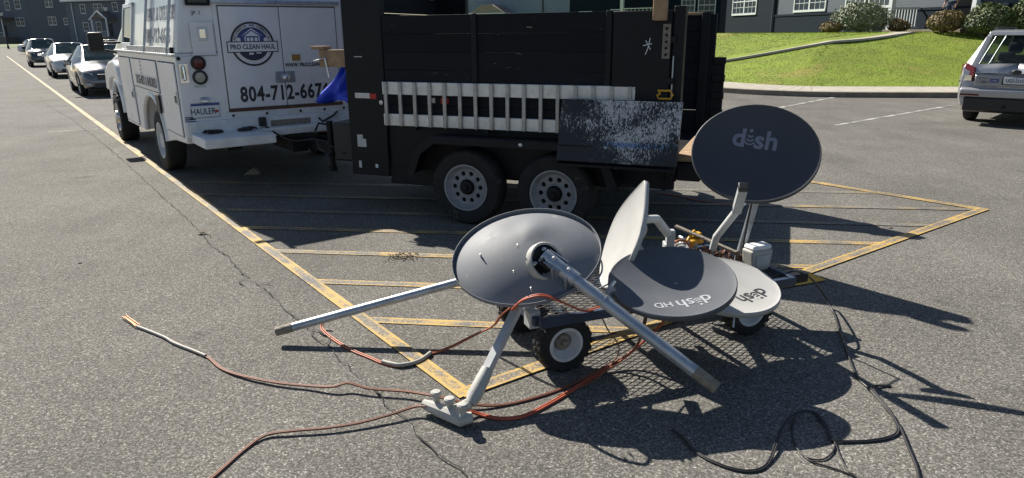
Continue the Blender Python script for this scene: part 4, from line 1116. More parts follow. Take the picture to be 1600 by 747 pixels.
# chassis
ch = MB(); ch.bb(-1.5, 4.6, -.62, -.45, .42, .56); ch.bb(-1.5, 4.6, -1.86, -1.69, .42, .56); ch.tube([(.15, -.3, .38), (.15, -2.01, .38)], .07, 8); ch.tube([(3.62, -.2, .40), (3.62, -2.11, .40)], .06, 8); ch.lathe([(0, -.16), (.13, -.1), (.16, 0), (.13, .1), (0, .16)], 12, Matrix.Translation((.15, -.95, .38)))
ch.bb(-.9, .9 , -1.2, -.75, .55, .62)
ch.build('chassis', M['black_steel'], tk)
for s_, y in ((1, -.0), (-1, -2.31)):
    make_wheel(tk, .12, y - s_ * .02, .395, s_, .395, .225, .24, M['rim_white'], 'deep')
    make_wheel(tk, 3.60, y + s_ * .02, .40, s_, .40, .225, .26, M['zinc'], 'hub', 22)
# cab
arc2 = [(3.62 + .52 * math.cos(a), .50 + .50 * math.sin(a)) for a in [math.pi * k / 12 for k in range(13)]]
MB().prism([(2.62, .46), (2.62, 1.42), (3.5, 1.42), (4.15, 1.33), (4.85, 1.22), (5.02, 1.05), (5.05, .55), (4.9, .5)] + arc2, -2.22, -.09).build('cab_body', M['white_paint'], tk, bevel=.03, seg=3)
vs_ = []
for x0, x1, y0, z in ((2.64, 4.12, -.12, 1.40), (2.72, 3.45, -.27, 1.93)): vs_ += [(x0, y0, z), (x1, y0, z), (x1, -2.31 - y0, z), (x0, -2.31 - y0, z)]
gh = MB().add(vs_, [(0, 1, 2, 3), (4, 5, 6, 7), (0, 1, 5, 4), (1, 2, 6, 5), (2, 3, 7, 6), (3, 0, 4, 7)]).build('cab_roof', M['white_paint'], tk, bevel=.04, seg=3)
MB().add([(2.8, -.135, 1.45), (3.85, -.135, 1.45), (3.38, -.235, 1.84), (2.84, -.235, 1.84)], [(0, 1, 2, 3)]).build('side_window', M['car_glass'], gh)
MB().add([(4.06, -.25, 1.44), (4.06, -2.06, 1.44), (3.50, -1.96, 1.88), (3.50, -.35, 1.88)], [(0, 1, 2, 3)]).build('windscreen', M['car_glass'], gh)
MB().tube([(x, -.07, z + .01) for x, z in arc2], [.05] * 13, 8).build('fender_flare', M['white_paint'], tk, smooth=True)
MB().prism([(2.95, .95), (3.1, 1.22), (3.4, 1.34), (4.0, 1.30), (4.6, 1.14), (4.75, .8), (4.35, .8), (4.15, 1.0), (3.62, 1.06), (3.1, .95)], -.12, -.015).build('front_fender', M['white_paint'], tk, bevel=.03, seg=3)
for y in (-.35, -1.96): MB().bb(4.95, 5.07, y - .16, y + .16, .86, 1.05).build('headlight', M['lamp_glass'], tk, bevel=.02)
MB().bb(4.98, 5.08, -1.76, -.55, .66, 1.05).build('grille', M['chrome'], tk, bevel=.02)
MB().bb(4.98, 5.16, -2.15, -.16, .45, .64).build('front_bumper', M['chrome'], tk, bevel=.03)
for s_ in (1, -1):
    y = .19 if s_ > 0 else -2.50
    ar = MB(); ar.tube([(3.3, -1.155 + s_ * 1.05, 1.46), (3.22, y - s_ * .02, 1.52)], .022, 8); ar.tube([(3.3, -1.155 + s_ * .99, 1.62), (3.22, y - s_ * .02, 1.62)], .018, 8)
    ar.build('mirror_arm', M['black_plastic'], tk, smooth=True)
    mi = MB().bb(3.16, 3.28, y - .11, y + .11, 1.47, 1.78).build('door_mirror', M['black_plastic'], tk, bevel=.04, seg=3)
    MB().bb(3.15, 3.165, y - .09, y + .09, 1.50, 1.75).build('mirror_glass', M['dark_hollow'], mi, bevel=.02)

# work gloves left on the bumper step
def glove(u, y, z, rot, label):
    p = WR + eLv * u - eRv * y * -1 if False else WR + eLv * u + eRv * (-y)
    g_ = MB()
    g_.add([(-.09, -.045, 0), (.05, -.05, 0), (.06, .045, 0), (-.09, .04, 0), (-.085, -.03, .028), (.045, -.035, .04), (.05, .03, .038), (-.085, .025, .03)], [(0, 1, 2, 3), (4, 5, 6, 7), (0, 1, 5, 4), (1, 2, 6, 5), (2, 3, 7, 6), (3, 0, 4, 7)])
    for k, (yy, ln) in enumerate(((-.036, .07), (-.012, .085), (.012, .08), (.034, .06))):
        g_.tube([(.04, yy, .02), (.04 + ln * .5, yy * 1.2, .03), (.04 + ln, yy * 1.3, .014)], [.014, .013, .009], 6)
    g_.tube([(-.02, .04, .018), (.02, .075, .024), (.05, .085, .014)], [.015, .013, .01], 6)
    o = g_.build('work_glove', M['glove'], None, smooth=True, angle=60)
    o.location = (p.x, p.y, z); o.rotation_euler = (0, 0, rot)
    tag(o, label, 'glove', 'gloves on the truck bumper')
glove(-1.82, -.26, .677, -2.2, 'dark work glove on the bumper below the number plate')
glove(-1.83, -.60, .677, .9, 'dark glove with a red patch on the bumper beside the trailer socket')
# ================================================================== BLACK DUMP TRAILER
W1 = Vector((-.385, 6.116, 0)); tf = Vector((-.930, .367, 0)); tl_ = Vector((-.367, -.930, 0))
def tpt(x, y, z=0): return W1 + tf * x + tl_ * y + Vector((0, 0, z))
tr = empty('dump_trailer', tuple(W1), (tf.x, tf.y), 'black plank sided dump trailer on two axles, hitched behind the white truck', 'trailer')
rnd = random.Random(5)
ph = (1.87 - .90) / 6
for side, y in (('near', -.22), ('far', -2.12)):
    for k in range(6):
        dy = rnd.uniform(-.004, .004)
        p = MB().bb(-1.78, .945, y - .02 + dy, y + .02 + dy, .902 + k * ph, .902 + (k + 1) * ph - .003).build('plank', M['black_plank'], tr, bevel=.002)
MB().bb(-1.8, .95, -.262, -.225, .42, .897).build('side_wall', M['black_steel'], tr)
MB().bb(-1.8, .95, -2.115, -2.078, .42, .897).build('side_wall', M['black_steel'], tr)
MB().bb(-1.8, 1.36, -2.08, -.26, .60, .68).build('floor', M['black_steel'], tr)
MB().bb(.38, .952, -.235, -.215, .29, .46).build('skirt', M['black_steel'], tr)
for y0, y1 in ((-.275, -.195), (-2.145, -2.065)): MB().bb(.957, 1.385, y0, y1, .36, 2.46).build('front_side_panel', M['black_steel'], tr, bevel=.008)
for k in range(11): MB().bb(1.335, 1.375, -2.06, -.28, .52 + k * .175, .52 + k * .175 + .17).build('plank', M['black_plank'], tr, bevel=.004)
for x0, x1 in ((-1.235, -1.185), (-.02, .03)): MB().bb(x0, x1, -.199, -.178, .88, 1.875).build('stake', M['black_steel'], tr, bevel=.004)
MB().bb(-1.82, -1.73, -.30, -.185, .50, 1.90).build('corner_post', M['black_steel'], tr, bevel=.006)
MB().bb(-1.82, -1.73, -2.16, -2.05, .50, 1.90).build('corner_post', M['black_steel'], tr, bevel=.006)
MB().bb(-1.685, -1.575, -.162, -.10, 1.79, 1.985).build('post_block', M['raw_wood'], tr, bevel=.01)
hs = MB().bb(-1.715, -1.655, -.162, -.152, 1.50, 1.765).build('hinge_strip', M['galv_dirty'], tr)
for k in range(5): MB().lathe([(.012, 0), (.012, .004), (0, .005)], 10, frame((-1.685, -.151, 1.53 + k * .05), (-1, 0, 0), (0, 0, 1))).build('bolt_hole', M['dark_hollow'], hs)
# tailgate
gl = MB().bb(-1.72, -1.25, -.199, -.165, .93, 1.868).build('gate_leaf', M['black_steel'], tr, bevel=.006)
for z in (1.0, 1.3, 1.62): MB().bb(-1.76, -1.66, -.164, -.155, z, z + .05).build('hinge', M['black_steel'], gl)
MB().bb(-1.72, -1.25, -2.175, -2.141, .93, 1.868).build('gate_leaf', M['black_steel'], tr, bevel=.006)
for z in (.84, 1.02, 1.2, 1.38): MB().bb(-2.0 - .03 * ((z * 50) % 3), -1.87, -2.13, -2.06, z, z + .07).build('hinge_lug', M['black_steel'], tr, bevel=.006)
MB().bb(-1.88, -1.79, -2.16, -2.08, .72, 1.88).build('gate_post', M['black_plank'], tr, bevel=.006)
MB().bb(-1.99, -1.875, -2.15, -2.09, .75, 1.43).build('hinge_bar', M['black_steel'], tr, bevel=.006)
MB().bb(-1.80, -1.45, -2.15, -2.08, 1.872, 1.90).build('cap_board', M['deck_wood'], tr, bevel=.006)
MB().bb(-2.02, -1.81, -2.1, -.22, .665, .72).build('deck_board', M['deck_wood'], tr, bevel=.006)
MB().bb(-2.02, -1.83, -2.15, -.14, .52, .655).build('rear_beam', M['black_steel'], tr, bevel=.01)
MB().bb(-2.05, -2.015, -1.12, -.93, .46, .60).build('tail_lamp', M['rust'], tr, bevel=.012)
yh = MB().tube([(-1.66, -.15, 1.225), (-1.64, -.145, 1.25), (-1.74, -.145, 1.25), (-1.76, -.145, 1.215), (-1.74, -.145, 1.185), (-1.65, -.145, 1.185), (-1.635, -.145, 1.21), (-1.66, -.15, 1.225)], .009, 8)
yh.build('latch_handle', M['yellow_plastic'], tr, smooth=True)
MB().bb(-1.73, -1.67, -.17, -.145, 1.13, 1.19).build('latch_base', M['black_steel'], tr)
MB().bb(-1.752, -1.742, -.165, -.157, 1.18, 1.52).build('gate_rod', M['galv'], tr)
# scuffs and chips along the planks
for k in range(12):
    x, z = rnd.uniform(-1.15, .9), rnd.uniform(1.32, 1.85); lw = rnd.choice((.008, .012, .02, .05))
    MB().box((0, 0, 0), (lw, .0015, rnd.choice((.002, .003, .008)))).build('scuff', M['galv_dirty'], tr, M=Matrix.Translation((x, -.1955, z)) @ Matrix.Rotation(rnd.gauss(0, .15), 4, 'Y'))
# chalked star
ck = MB()
for a, b in (((-1.52, 1.64), (-1.56, 1.57)), ((-1.50, 1.60), (-1.57, 1.615)), ((-1.555, 1.66), (-1.535, 1.56)), ((-1.535, 1.57), (-1.52, 1.53))):
    ck.beam((a[0], -.1635, a[1]), (b[0], -.1635, b[1]), .006, .002, (0, 1, 0))
ck.build('chalk_mark', M['sign_white'], tr)
# fenders
for sgn, y0, y1 in ((1, -.215, .045), (-1, -2.385, -2.125)):
    pr_ = [(.62, .46), (.52, .70), (.37, .805), (-1.13, .805), (-1.28, .70), (-1.38, .46)]
    inn = [(x * .985 - .006, z - .022) for x, z in pr_]
    MB().prism(pr_ + inn[::-1], y0, y1).build('fender', M['black_steel'], tr, bevel=.005)
    yl_ = y1 if sgn > 0 else y0
    MB().prism(pr_ + [(x * .94 - .02, z - .055) for x, z in pr_][::-1], yl_ - .004, yl_ + .006).build('fender_lip', M['black_steel'], tr)
for s_, y in ((1, 0), (-1, -2.34)):
    for x in (.044, -.80): make_wheel(tr, x, y, .35, s_, .35, .205, .21, M['rim_shaded'], 'holes')
cs = MB()
for x in (.044, -.80): cs.tube([(x, -.15, .35), (x, -2.19, .35)], .04, 8)
for y in (-.62, -1.72): cs.bb(-1.8, 1.4, y - .05, y + .05, .46, .60)
for y in (-.45, -1.89): cs.bb(-1.2, .45, y - .03, y + .03, .36, .42)
cs.bb(-.42, -.34, -.5, -.4, .33, .6); cs.bb(-.42, -.34, -1.94, -1.84, .33, .6)
cs.build('chassis', M['black_steel'], tr)
tg = MB(); tg.beam((1.3, -.42, .50), (2.66, -1.12, .49), .07, .12); tg.beam((1.3, -1.92, .50), (2.66, -1.20, .49), .07, .12); tg.bb(1.36, 1.44, -1.95, -.4, .42, .58)
tg.build('tongue', M['black_steel'], tr, bevel=.006)
cpz = MB().beam((2.55, -1.16, .55), (2.90, -1.16, .53), .13, .09); cpz.lathe([(0, -.05), (.05, -.03), (.055, .03), (0, .06)], 14, Matrix.Translation((2.87, -1.16, .50)))
cpz.build('coupler', M['black_steel'], tr, bevel=.008)
jk = MB().tube([(1.93, -.62, .32), (1.93, -.62, .82)], .035, 12); jk.tube([(1.93, -.62, .28), (1.93, -.62, .33)], .05, 12); jk.tube([(1.93, -.62, .78), (2.02, -.55, .80), (2.05, -.52, .72)], .012, 6)
jk.build('tongue_jack', M['black_steel'], tr, smooth=True)
MB().bb(1.42, 1.74, -.86, -.40, .44, .84).build('battery_box', M['black_plastic'], tr, bevel=.02)
MB().bb(1.50, 1.58, -.6, -.5, .84, 1.0).build('pump_motor', M['black_steel'], tr, bevel=.015)
wire = MB().tube([(2.0, -.7, .55), (1.9, -.5, .6), (1.6, -.38, .52)], .006, 6); wire.tube([(2.3, -.85, .56), (2.1, -.62, .52), (1.95, -.58, .45), (1.75, -.42, .55)], .008, 6)
wire.build('wiring', M['black_cable'], tr)
def tape(x0, x1, z0, z1, m, y=-.193): MB().bb(x0, x1, y - .004, y + .002, z0, z1).build('reflector_tape', M[m], tr)
tape(1.29, 1.125, 1.115, 1.165, 'white_tape'); tape(1.124, 1.05, 1.11, 1.16, 'red_tape')
tape(.50, .42, 1.09, 1.135, 'white_tape', -.198); tape(.36, .28, 1.085, 1.135, 'red_tape', -.198)
MB().lathe([(.022, 0), (.02, .008), (.008, .009), (.008, .004), (0, .004)], 14, frame((1.0, -.194, 1.08), (-1, 0, 0), (0, 0, 1))).build('bolt', M['zinc'], tr)
MB().bb(1.20, 1.30, -.196, -.192, .64, .72).build('paper_tag', M['paper'], tr); MB().bb(1.235, 1.30, -.196, -.1925, .71, .76).build('paper_tag', M['paper'], tr)
MB().bb(1.27, 1.30, -.196, -.191, .43, .50).build('paper_tag', M['paper'], tr); MB().bb(1.08, 1.11, -.196, -.191, .44, .475).build('sticker', M['plate'], tr)
MB().bb(1.18, 1.27, -.196, -.190, 1.50, 1.508).build('scratch', M['galv'], tr)
MB().lathe([(.01, 0), (.018, .004), (.008, .010), (0, .011)], 8, frame((-.52, .052, .78), (-1, 0, 0), (0, 0, 1))).build('marker_lamp', M['zinc'], tr)
for x in (.62, -.12, -.86): MB().bb(x - .02, x + .02, -.20, -.125, .838, .862).build('ladder_hook', M['black_steel'], tr)
MB().bb(-1.84, -.86, -.02, .115, .635, .655).build('board_ledge', M['black_steel'], tr)
for x in (-.95, -1.35, -1.8): MB().bb(x - .02, x + .02, -.24, .0, .60, .66).build('ledge_arm', M['black_steel'], tr)
# chain links under the ledge
cl_ = [Vector((-1.70, .05, .60)), Vector((-1.705, .05, .56)), Vector((-1.72, .05, .52)), Vector((-1.745, .05, .49)), Vector((-1.775, .05, .49)), Vector((-1.80, .05, .52)), Vector((-1.812, .05, .56)), Vector((-1.82, .05, .60)), Vector((-1.825, .05, .635))]
cl_ = [Vector((-1.695, .05, .635))] + cl_
for i in range(len(cl_) - 1):
    a, b = cl_[i], cl_[i + 1]; d = (b - a).normalized(); sd = Vector((0, 1, 0)) if i % 2 else d.cross(Vector((0, 1, 0)))
    c = (a + b) / 2; pts = [c + d * (.026 * math.cos(t)) + sd * (.013 * math.sin(t)) for t in [2 * math.pi * k / 10 for k in range(11)]]
    MB().tube(pts, .005, 5, False).build('chain_link', M['black_steel'], tr, smooth=True)

# ladder hung on the trailer's side
lad = empty('ladder', tuple(tpt(-.245, -.195, .862)), (tf.x, tf.y), 'bare aluminium ladder hung sideways along the black trailer', 'ladder')
for z0, z1 in ((.005, .118), (.297, .415)): MB().bb(-1.21, 1.21, .002, .030, z0, z1).build('rail', M['alu'], lad, bevel=.005)
rung = None
for k in range(16):
    x = 1.165 - k * 2.33 / 15
    if rung is None: rung = MB().bb(-.017, .017, .031, .056, .004, .416).build('rung', M['alu_rung'], lad, bevel=.006, M=Matrix.Translation((x, 0, 0)))
    else: shared(rung, 'rung', lad, Matrix.Translation((x, 0, 0)))
# scraped board
bd = MB().box((0, 0, 0), (1.0, .032, .52)).build('loose_board', M['scraped'], None, bevel=.004)
bd.matrix_world = Matrix.Translation(tpt(-1.355, -.004, .917)) @ Matrix.Rotation(math.atan2(tf.y, tf.x), 4, 'Z') @ Matrix.Rotation(R(17), 4, 'X')
tag(bd, 'black board with scraped white paint leaning on the trailer fender', 'board')
# timber stub and tarp at the trailer front
tb = empty('timber_stub', tuple(tpt(1.3, -.33, 1.40)), (tf.x, tf.y), 'weathered timber sticking out of the trailer front beside the truck door', 'timber')
MB().bb(.085, .44, -.05, .05, .0, .165).build('post', M['raw_wood'], tb, bevel=.004)
MB().bb(.36, .52, -.06, .06, .166, .20).build('crosspiece', M['raw_wood'], tb, bevel=.004)
MB().tube([(.50, .06, .06), (.36, .065, .085), (.33, .06, -.1)], .012, 6).build('crank', M['zinc'], tb, smooth=True)
tp = MB(); n_ = 12; gv = []
A_, B_, C_ = Vector((1.385, -.30, 1.50)), Vector((1.92, -.42, 1.04)), Vector((1.40, -.28, 1.10))
for i in range(n_ + 1):
    for j in range(n_ + 1):
        s_, t = i / n_, j / n_
        p = A_.lerp(B_, s_).lerp(A_.lerp(C_, s_) + Vector((.0, .02, -.03)), t)
        p += Vector((0, .045 * math.sin(s_ * 9 + t * 5) * s_ + .03 * math.sin(t * 13), .02 * math.sin(t * 7 + s_ * 3) * s_)); gv.append(p)
tp.add(gv, [(i * (n_ + 1) + j, i * (n_ + 1) + j + 1, (i + 1) * (n_ + 1) + j + 1, (i + 1) * (n_ + 1) + j) for i in range(n_) for j in range(n_)])
te = empty('tarpaulin', tuple(tpt(1.4, -.3, 1.0)), (tf.x, tf.y), 'bright blue tarpaulin hanging off the trailer front', 'tarpaulin')
o = tp.build('sheet', M['blue_tarp'], te, smooth=True, M=Matrix.Translation((-1.4, .3, -1.0)), angle=80); sm = o.modifiers.new('s', 'SOLIDIFY'); sm.thickness = .006
sv = []
for i in range(9):
    z = 2.46 - i * .115; w_ = .03 + .045 * (i / 8)
    sv += [(1.384, -.27 - .03 * math.sin(i), z), (1.39 + w_, -.33 + .03 * math.sin(i * 1.7), z), (1.384, -.45, z)]
o = MB().add(sv, [(i * 3 + k, i * 3 + k + 1, i * 3 + k + 4, i * 3 + k + 3) for i in range(8) for k in (0, 1)]).build('fold', M['blue_tarp'], te, smooth=True, M=Matrix.Translation((-1.4, .3, -1.0)), angle=80)
sm = o.modifiers.new('s', 'SOLIDIFY'); sm.thickness = .006
# light lead from the truck socket to the tongue
sk = truck_pt(-1.74, .82) + Vector((0, 0, .74)); tgp = tpt(2.3, -.84, .56)
o = MB().tube(smoothpath([sk, sk + Vector((.08, -.08, -.05)), sk.lerp(tgp, .5) + Vector((0, 0, -.10)), tgp + Vector((0, 0, .02))], 6), .011, 8).build('trailer_lead', M['black_cable'], None, smooth=True)
tag(o, 'black coiled light lead from truck socket to trailer tongue', 'cable')
# pale wedge lying under the truck tail
o = MB().prism([(0, 0), (.20, 0), (.17, .07), (.13, .09)], -.05, .05).build('wheel_chock', M['galv_dirty'], None, bevel=.01)
o.location = (-3.42, 8.60, .001); o.rotation_euler = (0, 0, .25)
tag(o, 'pale wheel chock on the asphalt in the shade behind the truck', 'chock')

# ================================================================== GARDEN CART
CO = Vector((.279, 3.22, 0)); cx = Vector((.932, .362, 0)); cy = Vector((-.362, .932, 0))
def cpt(x, y, z=0): return CO + cx * x + cy * y + Vector((0, 0, z))
ct = empty('garden_cart', tuple(CO), (cx.x, cx.y), 'low mesh bed garden cart on four pneumatic wheels, loaded with satellite dishes', 'cart')
for x in (0, 1.187):
    make_wheel(ct, x, 0, .155, -1, .152, .083, .105, M['rim_white'], 'cart', 22)
    make_wheel(ct, x, .64, .155, 1, .152, .083, .105, M['rim_white'], 'cart', 22)
bx0, bx1, by0, by1, bz = -.17, 1.44, -.03, .67, .318
for a, b in (((bx0, by0), (bx1, by0)), ((bx0, by1), (bx1, by1))): MB().beam((a[0], a[1], bz), (b[0], b[1], bz), .035, .05).build('side_rail', M['cart_frame'], ct, bevel=.004)
for x in (bx0, bx1): MB().beam((x, by0 + .02, bz - .001), (x, by1 - .02, bz - .001), .035, .047).build('end_rail', M['cart_frame'], ct, bevel=.004)
for x in (.0, .4, .8, 1.187): MB().beam((x, by0 + .02, bz - .022), (x, by1 - .02, bz - .022), .03, .025).build('cross_bar', M['cart_frame'], ct)
ms = MB(); LW, SW = .078, .036
nx, ny = int((bx1 - bx0 - .03) / LW), int((by1 - by0 - .03) / SW)
for j in range(ny * 2):
    y = by0 + .016 + j * SW / 2
    pts = []
    for i in range(nx * 2 + 1):
        up_ = ((i + j) % 2)
        pts.append(Vector((bx0 + .016 + i * LW / 2, y + (SW / 4 if up_ else -SW / 4) * (1 if True else 1), bz + .002)))
    if j % 2 == 0:
        ms_pts = pts
    vs_ = []
    for p in pts: vs_ += [(p.x, p.y - .0019, p.z - .0018), (p.x, p.y + .0019, p.z - .0018), (p.x, p.y + .0019, p.z + .0018), (p.x, p.y - .0019, p.z + .0018)]
    ms.add(vs_, [(4 * i + k, 4 * i + (k + 1) % 4, 4 * i + 4 + (k + 1) % 4, 4 * i + 4 + k) for i in range(len(pts) - 1) for k in range(4)])
ms.build('mesh_bed', M['cart_mesh'], ct)
ax = MB()
for x in (0, 1.187):
    ax.tube([(x, .02, .155), (x, .62, .155)], .014, 8)
    for y in (.16, .48): ax.beam((x, y, .15), (x + (.06 if x == 0 else -.06), y, .30), .03, .012, (0, 1, 0))
ax.build('axle', M['cart_frame'], ct)
MB().bb(1.45, 1.64, .06, .16, .25, .305).build('drawbar_bracket', M['black_steel'], ct, bevel=.008)
MB().beam((1.25, .32, .25), (1.62, .13, .27), .04, .03).build('drawbar', M['cart_frame'], ct)
MB().bb(bx0 - .03, bx0 + .03, .02, .10, .27, .36).build('corner_bracket', M['arm_grey'], ct, bevel=.005)

# ================================================================== SATELLITE DISHES
def reflector(w, h, depth, m, parent, dent=None, rim=.024, egg=0):
    mb = MB(); n = 56; rr = [0.02, .15, .28, .4, .52, .64, .75, .85, .93, 1.0]
    vs_ = []; fs = []
    def ring_(fx, fy, z, r=None):
        o_ = len(vs_)
        for k in range(n):
            a = 2 * math.pi * k / n
            x, y = fx * math.cos(a), fy * math.sin(a); zz = z
            x *= 1 - egg * max(0, y / (h / 2)) ** 2
            if dent:
                for (dx, dy, am, sg) in dent: zz += am * math.exp(-((x - dx) ** 2 + (y - dy) ** 2) / (2 * sg * sg))
            vs_.append((x, y, zz))
        return o_
    os_ = [ring_(w / 2 * r, h / 2 * r, depth * (r * r - 1)) for r in rr]
    os_ += [ring_(w / 2 + .006, h / 2 + .006, .003), ring_(w / 2 + .011, h / 2 + .011, 0), ring_(w / 2 + .012, h / 2 + .012, -rim)]
    for a, b in zip(os_, os_[1:]):
        for k in range(n): fs.append((a + k, a + (k + 1) % n, b + (k + 1) % n, b + k))
    fs.append(tuple(range(n)))
    mb.add(vs_, fs)
    o = mb.build('reflector', m, parent, smooth=True, angle=50)
    s_ = o.modifiers.new('s', 'SOLIDIFY'); s_.thickness = .003; s_.offset = -1
    return o
def dish_text(parent, w, h, depth, m, x0, y0, size, rot=0, hd=False, bold=.004, sh=True):
    c, s_ = math.cos(rot), math.sin(rot)
    parts = [('d', -.60), ('sh' if sh else 's', .40 if sh else .16)] + ([('HD', 1.45)] if hd else [])
    def place(me, name):
        for v in me.vertices:
            x, y = v.co.x, v.co.y
            X_, Y_ = x0 + c * x - s_ * y, y0 + s_ * x + c * y
            r2 = (X_ / (w / 2)) ** 2 + (Y_ / (h / 2)) ** 2
            v.co = (X_, Y_, depth * (r2 - 1) + .0014 + v.co.z)
        me.materials.clear(); me.materials.append(m)
        o = bpy.data.objects.new(name, me); col.objects.link(o); o.parent = parent
    for body, dx in parts:
        me = text_mesh(body, size * (.62 if body == 'HD' else 1), bold=bold)
        for v in me.vertices: v.co.x += dx * size; v.co.y += (-.10 * size if body == 'HD' else 0)
        place(me, 'lettering')
    mb = MB()      # the letter i as a dot over three bowls
    k = size
    mb.lathe([(.001, 0), (.07 * k, 0)], 14, Matrix.Translation((-.20 * k, .36 * k, 0)))
    for i, (r0, yc) in enumerate(((.10, .22), (.14, .10), (.19, 0.0))):
        mb.lathe([(r0 * k - .035 * k, 0), (r0 * k + .035 * k, 0)], 12, Matrix.Translation((-.20 * k, yc * k, 0)), R(205), R(335))
    me = bpy.data.meshes.new('lettering'); me.from_pydata([tuple(v) for v in mb.v], [], mb.f); me.update(); place(me, 'lettering')
def new_dish(label, centre, normal, upv, **kw):
    z = Vector(normal).normalized(); y = Vector(upv); y = (y - z * y.dot(z)).normalized(); x = y.cross(z)
    c = Vector(centre)
    M0 = Matrix(((x.x, y.x, z.x, c.x), (x.y, y.y, z.y, c.y), (x.z, y.z, z.z, c.z), (0, 0, 0, 1)))
    e = bpy.data.objects.new('satellite_dish', None); e.empty_display_size = .1; col.objects.link(e); e.matrix_world = M0
    tag(e, label, 'satellite dish', 'satellite dishes piled on the cart')
    return e, M0, M0.inverted()
def bolts(pts, nrm, r=.008):
    for p in pts: MB().lathe([(r * 1.5, -.012), (r * 1.5, .003), (r, .004), (r, .014), (0, .015)], 8, frame(p, Vector(nrm).orthogonal(), Vector(nrm).cross(Vector(nrm).orthogonal()))).build('bolt', M['zinc'], a, smooth=True, M=iA)

# A: face down, its back towards us, mast pointing to the ground on the right
Nb = Vector((-.15, -.47, .87)).normalized()
cA = Vector((.072, 3.31, .612))
a, MA, iA = new_dish('grey satellite dish lying face down, mast pipe pointing right, over the cart corner', cA, -Nb, (0, .9, .45))
reflector(.742, .64, .10, M['dish_grey'], a, dent=[(-.05, .10, -.012, .055), (.04, .17, .008, .05), (-.12, .0, .006, .07)])
hub = cA + Nb * .085 + Vector((.10, -.115, -.05)); ha = (Nb * .55 + Vector((.62, -.52, .05))).normalized()
hF = frame(hub, ha.orthogonal(), ha.cross(ha.orthogonal()))
bk = MB().lathe([(.082, .016), (.092, .02), (.097, .012), (.097, -.02), (.075, -.05)], 30, hF)
MB().lathe([(.082, .016), (.078, .004), (.03, .002), (0, .002)], 30, hF).build('mount_face', M['black_steel'], a, smooth=True, M=iA)
bk.build('mount_plate', M['lnb'], a, smooth=True, M=iA)
m0, m1 = Vector((.175, 3.135, .655)), Vector((.912, 2.737, .172)); md = (m1 - m0).normalized()
sd = md.cross(Nb).normalized()
cb = MB().tube([m0 - md * .03, m0 + md * .17], .038, 16)
cb.beam(hub - Nb * .01, m0 + md * .05, .03, .05, Nb); cb.beam(hub + sd * .04 + Nb * .02, m0 + sd * .035 + md * .09, .006, .07, Nb); cb.beam(hub - sd * .04 + Nb * .02, m0 - sd * .035 + md * .09, .006, .07, Nb)
cb.build('clamp', M['galv'], a, smooth=True, M=iA)
ub_ = MB().box((.03, 0, .025), (.05, .07, .05), hF).build('tilt_bracket', M['black_steel'], a, bevel=.006, M=iA)
for q_ in ((-.05, .03), (-.04, -.045), (.055, -.04), (.02, .06)): MB().lathe([(.010, .0), (.010, .012), (.006, .014), (.006, .024), (0, .025)], 8, hF @ Matrix.Translation((q_[0], q_[1], .002))).build('nut', M['zinc'], a, smooth=True, M=iA)
MB().tube([hF @ Vector((-.03, .05, .01)), hF @ Vector((.0, .02, .05)), hF @ Vector((.04, -.04, .03))], .007, 6).build('tilt_screw', M['zinc'], a, M=iA)
for t_ in (.06, .14): MB().tube([m0 + md * t_ + sd * .045 + Nb * .02, m0 + md * t_ + sd * .05 - Nb * .045], .006, 6).build('clamp_screw', M['zinc'], a, M=iA)
pp = MB().tube([m0 - md * .01, m0 + md * .33, m0 + md * .331, m0 + md * .335, m0 + md * .336, m1 - md * .12], [.030, .030, .0325, .0325, .0295, .0295], 18)
pp.build('mast', M['galv'], a, smooth=True, M=iA)
MB().tube([m1 - md * .12, m1 - md * .05, m1], [.0298, .0302, .0295], 18).build('mast_end', M['galv_dirty'], a, smooth=True, M=iA)
for t_ in (.04, .13): bolts([m0 + md * t_ + Nb * .036], Nb, .007)
bolts([hub + Vector((-.13, .03, .07)), hub + Vector((-.15, -.10, -.02)), cA + Nb * .06 + Vector((-.22, -.02, -.03)), hub + Vector((-.07, -.14, -.09))], Nb, .0035)
# its feed arm reaching down to the ground with three feed horns
f0, f1 = Vector((.036, 3.21, .395)), Vector((-.19, 2.80, .085))
fa = MB().beam(f0, f0.lerp(f1, .74), .042, .042); fa.build('feed_arm', M['arm_grey'], a, bevel=.004, M=iA)
fd = (f1 - f0).normalized()
MB().tube([f0.lerp(f1, .70), f0.lerp(f1, .78), f0.lerp(f1, .95), f1 + fd * .02], [.030, .033, .036, .026], 12).build('arm_socket', M['lnb'], a, smooth=True, M=iA)
MB().beam(f0 + Vector((-.02, -.01, -.01)), f0 + Vector((.09, .16, .0)), .012, .05).build('arm_strap', M['zinc'], a, M=iA)
fb = MB().tube([(-.42, 2.842, .045), (-.355, 2.80, .042), (-.29, 2.752, .042), (-.235, 2.71, .04), (-.185, 2.715, .05)], [.022, .032, .034, .034, .024], 10)
fb.tube([(-.29, 2.75, .05), (-.20, 2.79, .075)], .026, 8)
fb.build('feed_body', M['lnb'], a, smooth=True, M=iA)
for p in ((-.358, 2.826), (-.29, 2.765), (-.228, 2.712)):
    MB().lathe([(.019, .04), (.016, .062), (.016, .088), (.022, .098), (.026, .108), (.026, .118), (.020, .124), (0, .125)], 16, Matrix.Translation((p[0], p[1], -.004))).build('feed_horn', M['lnb'], a, smooth=True, M=iA)

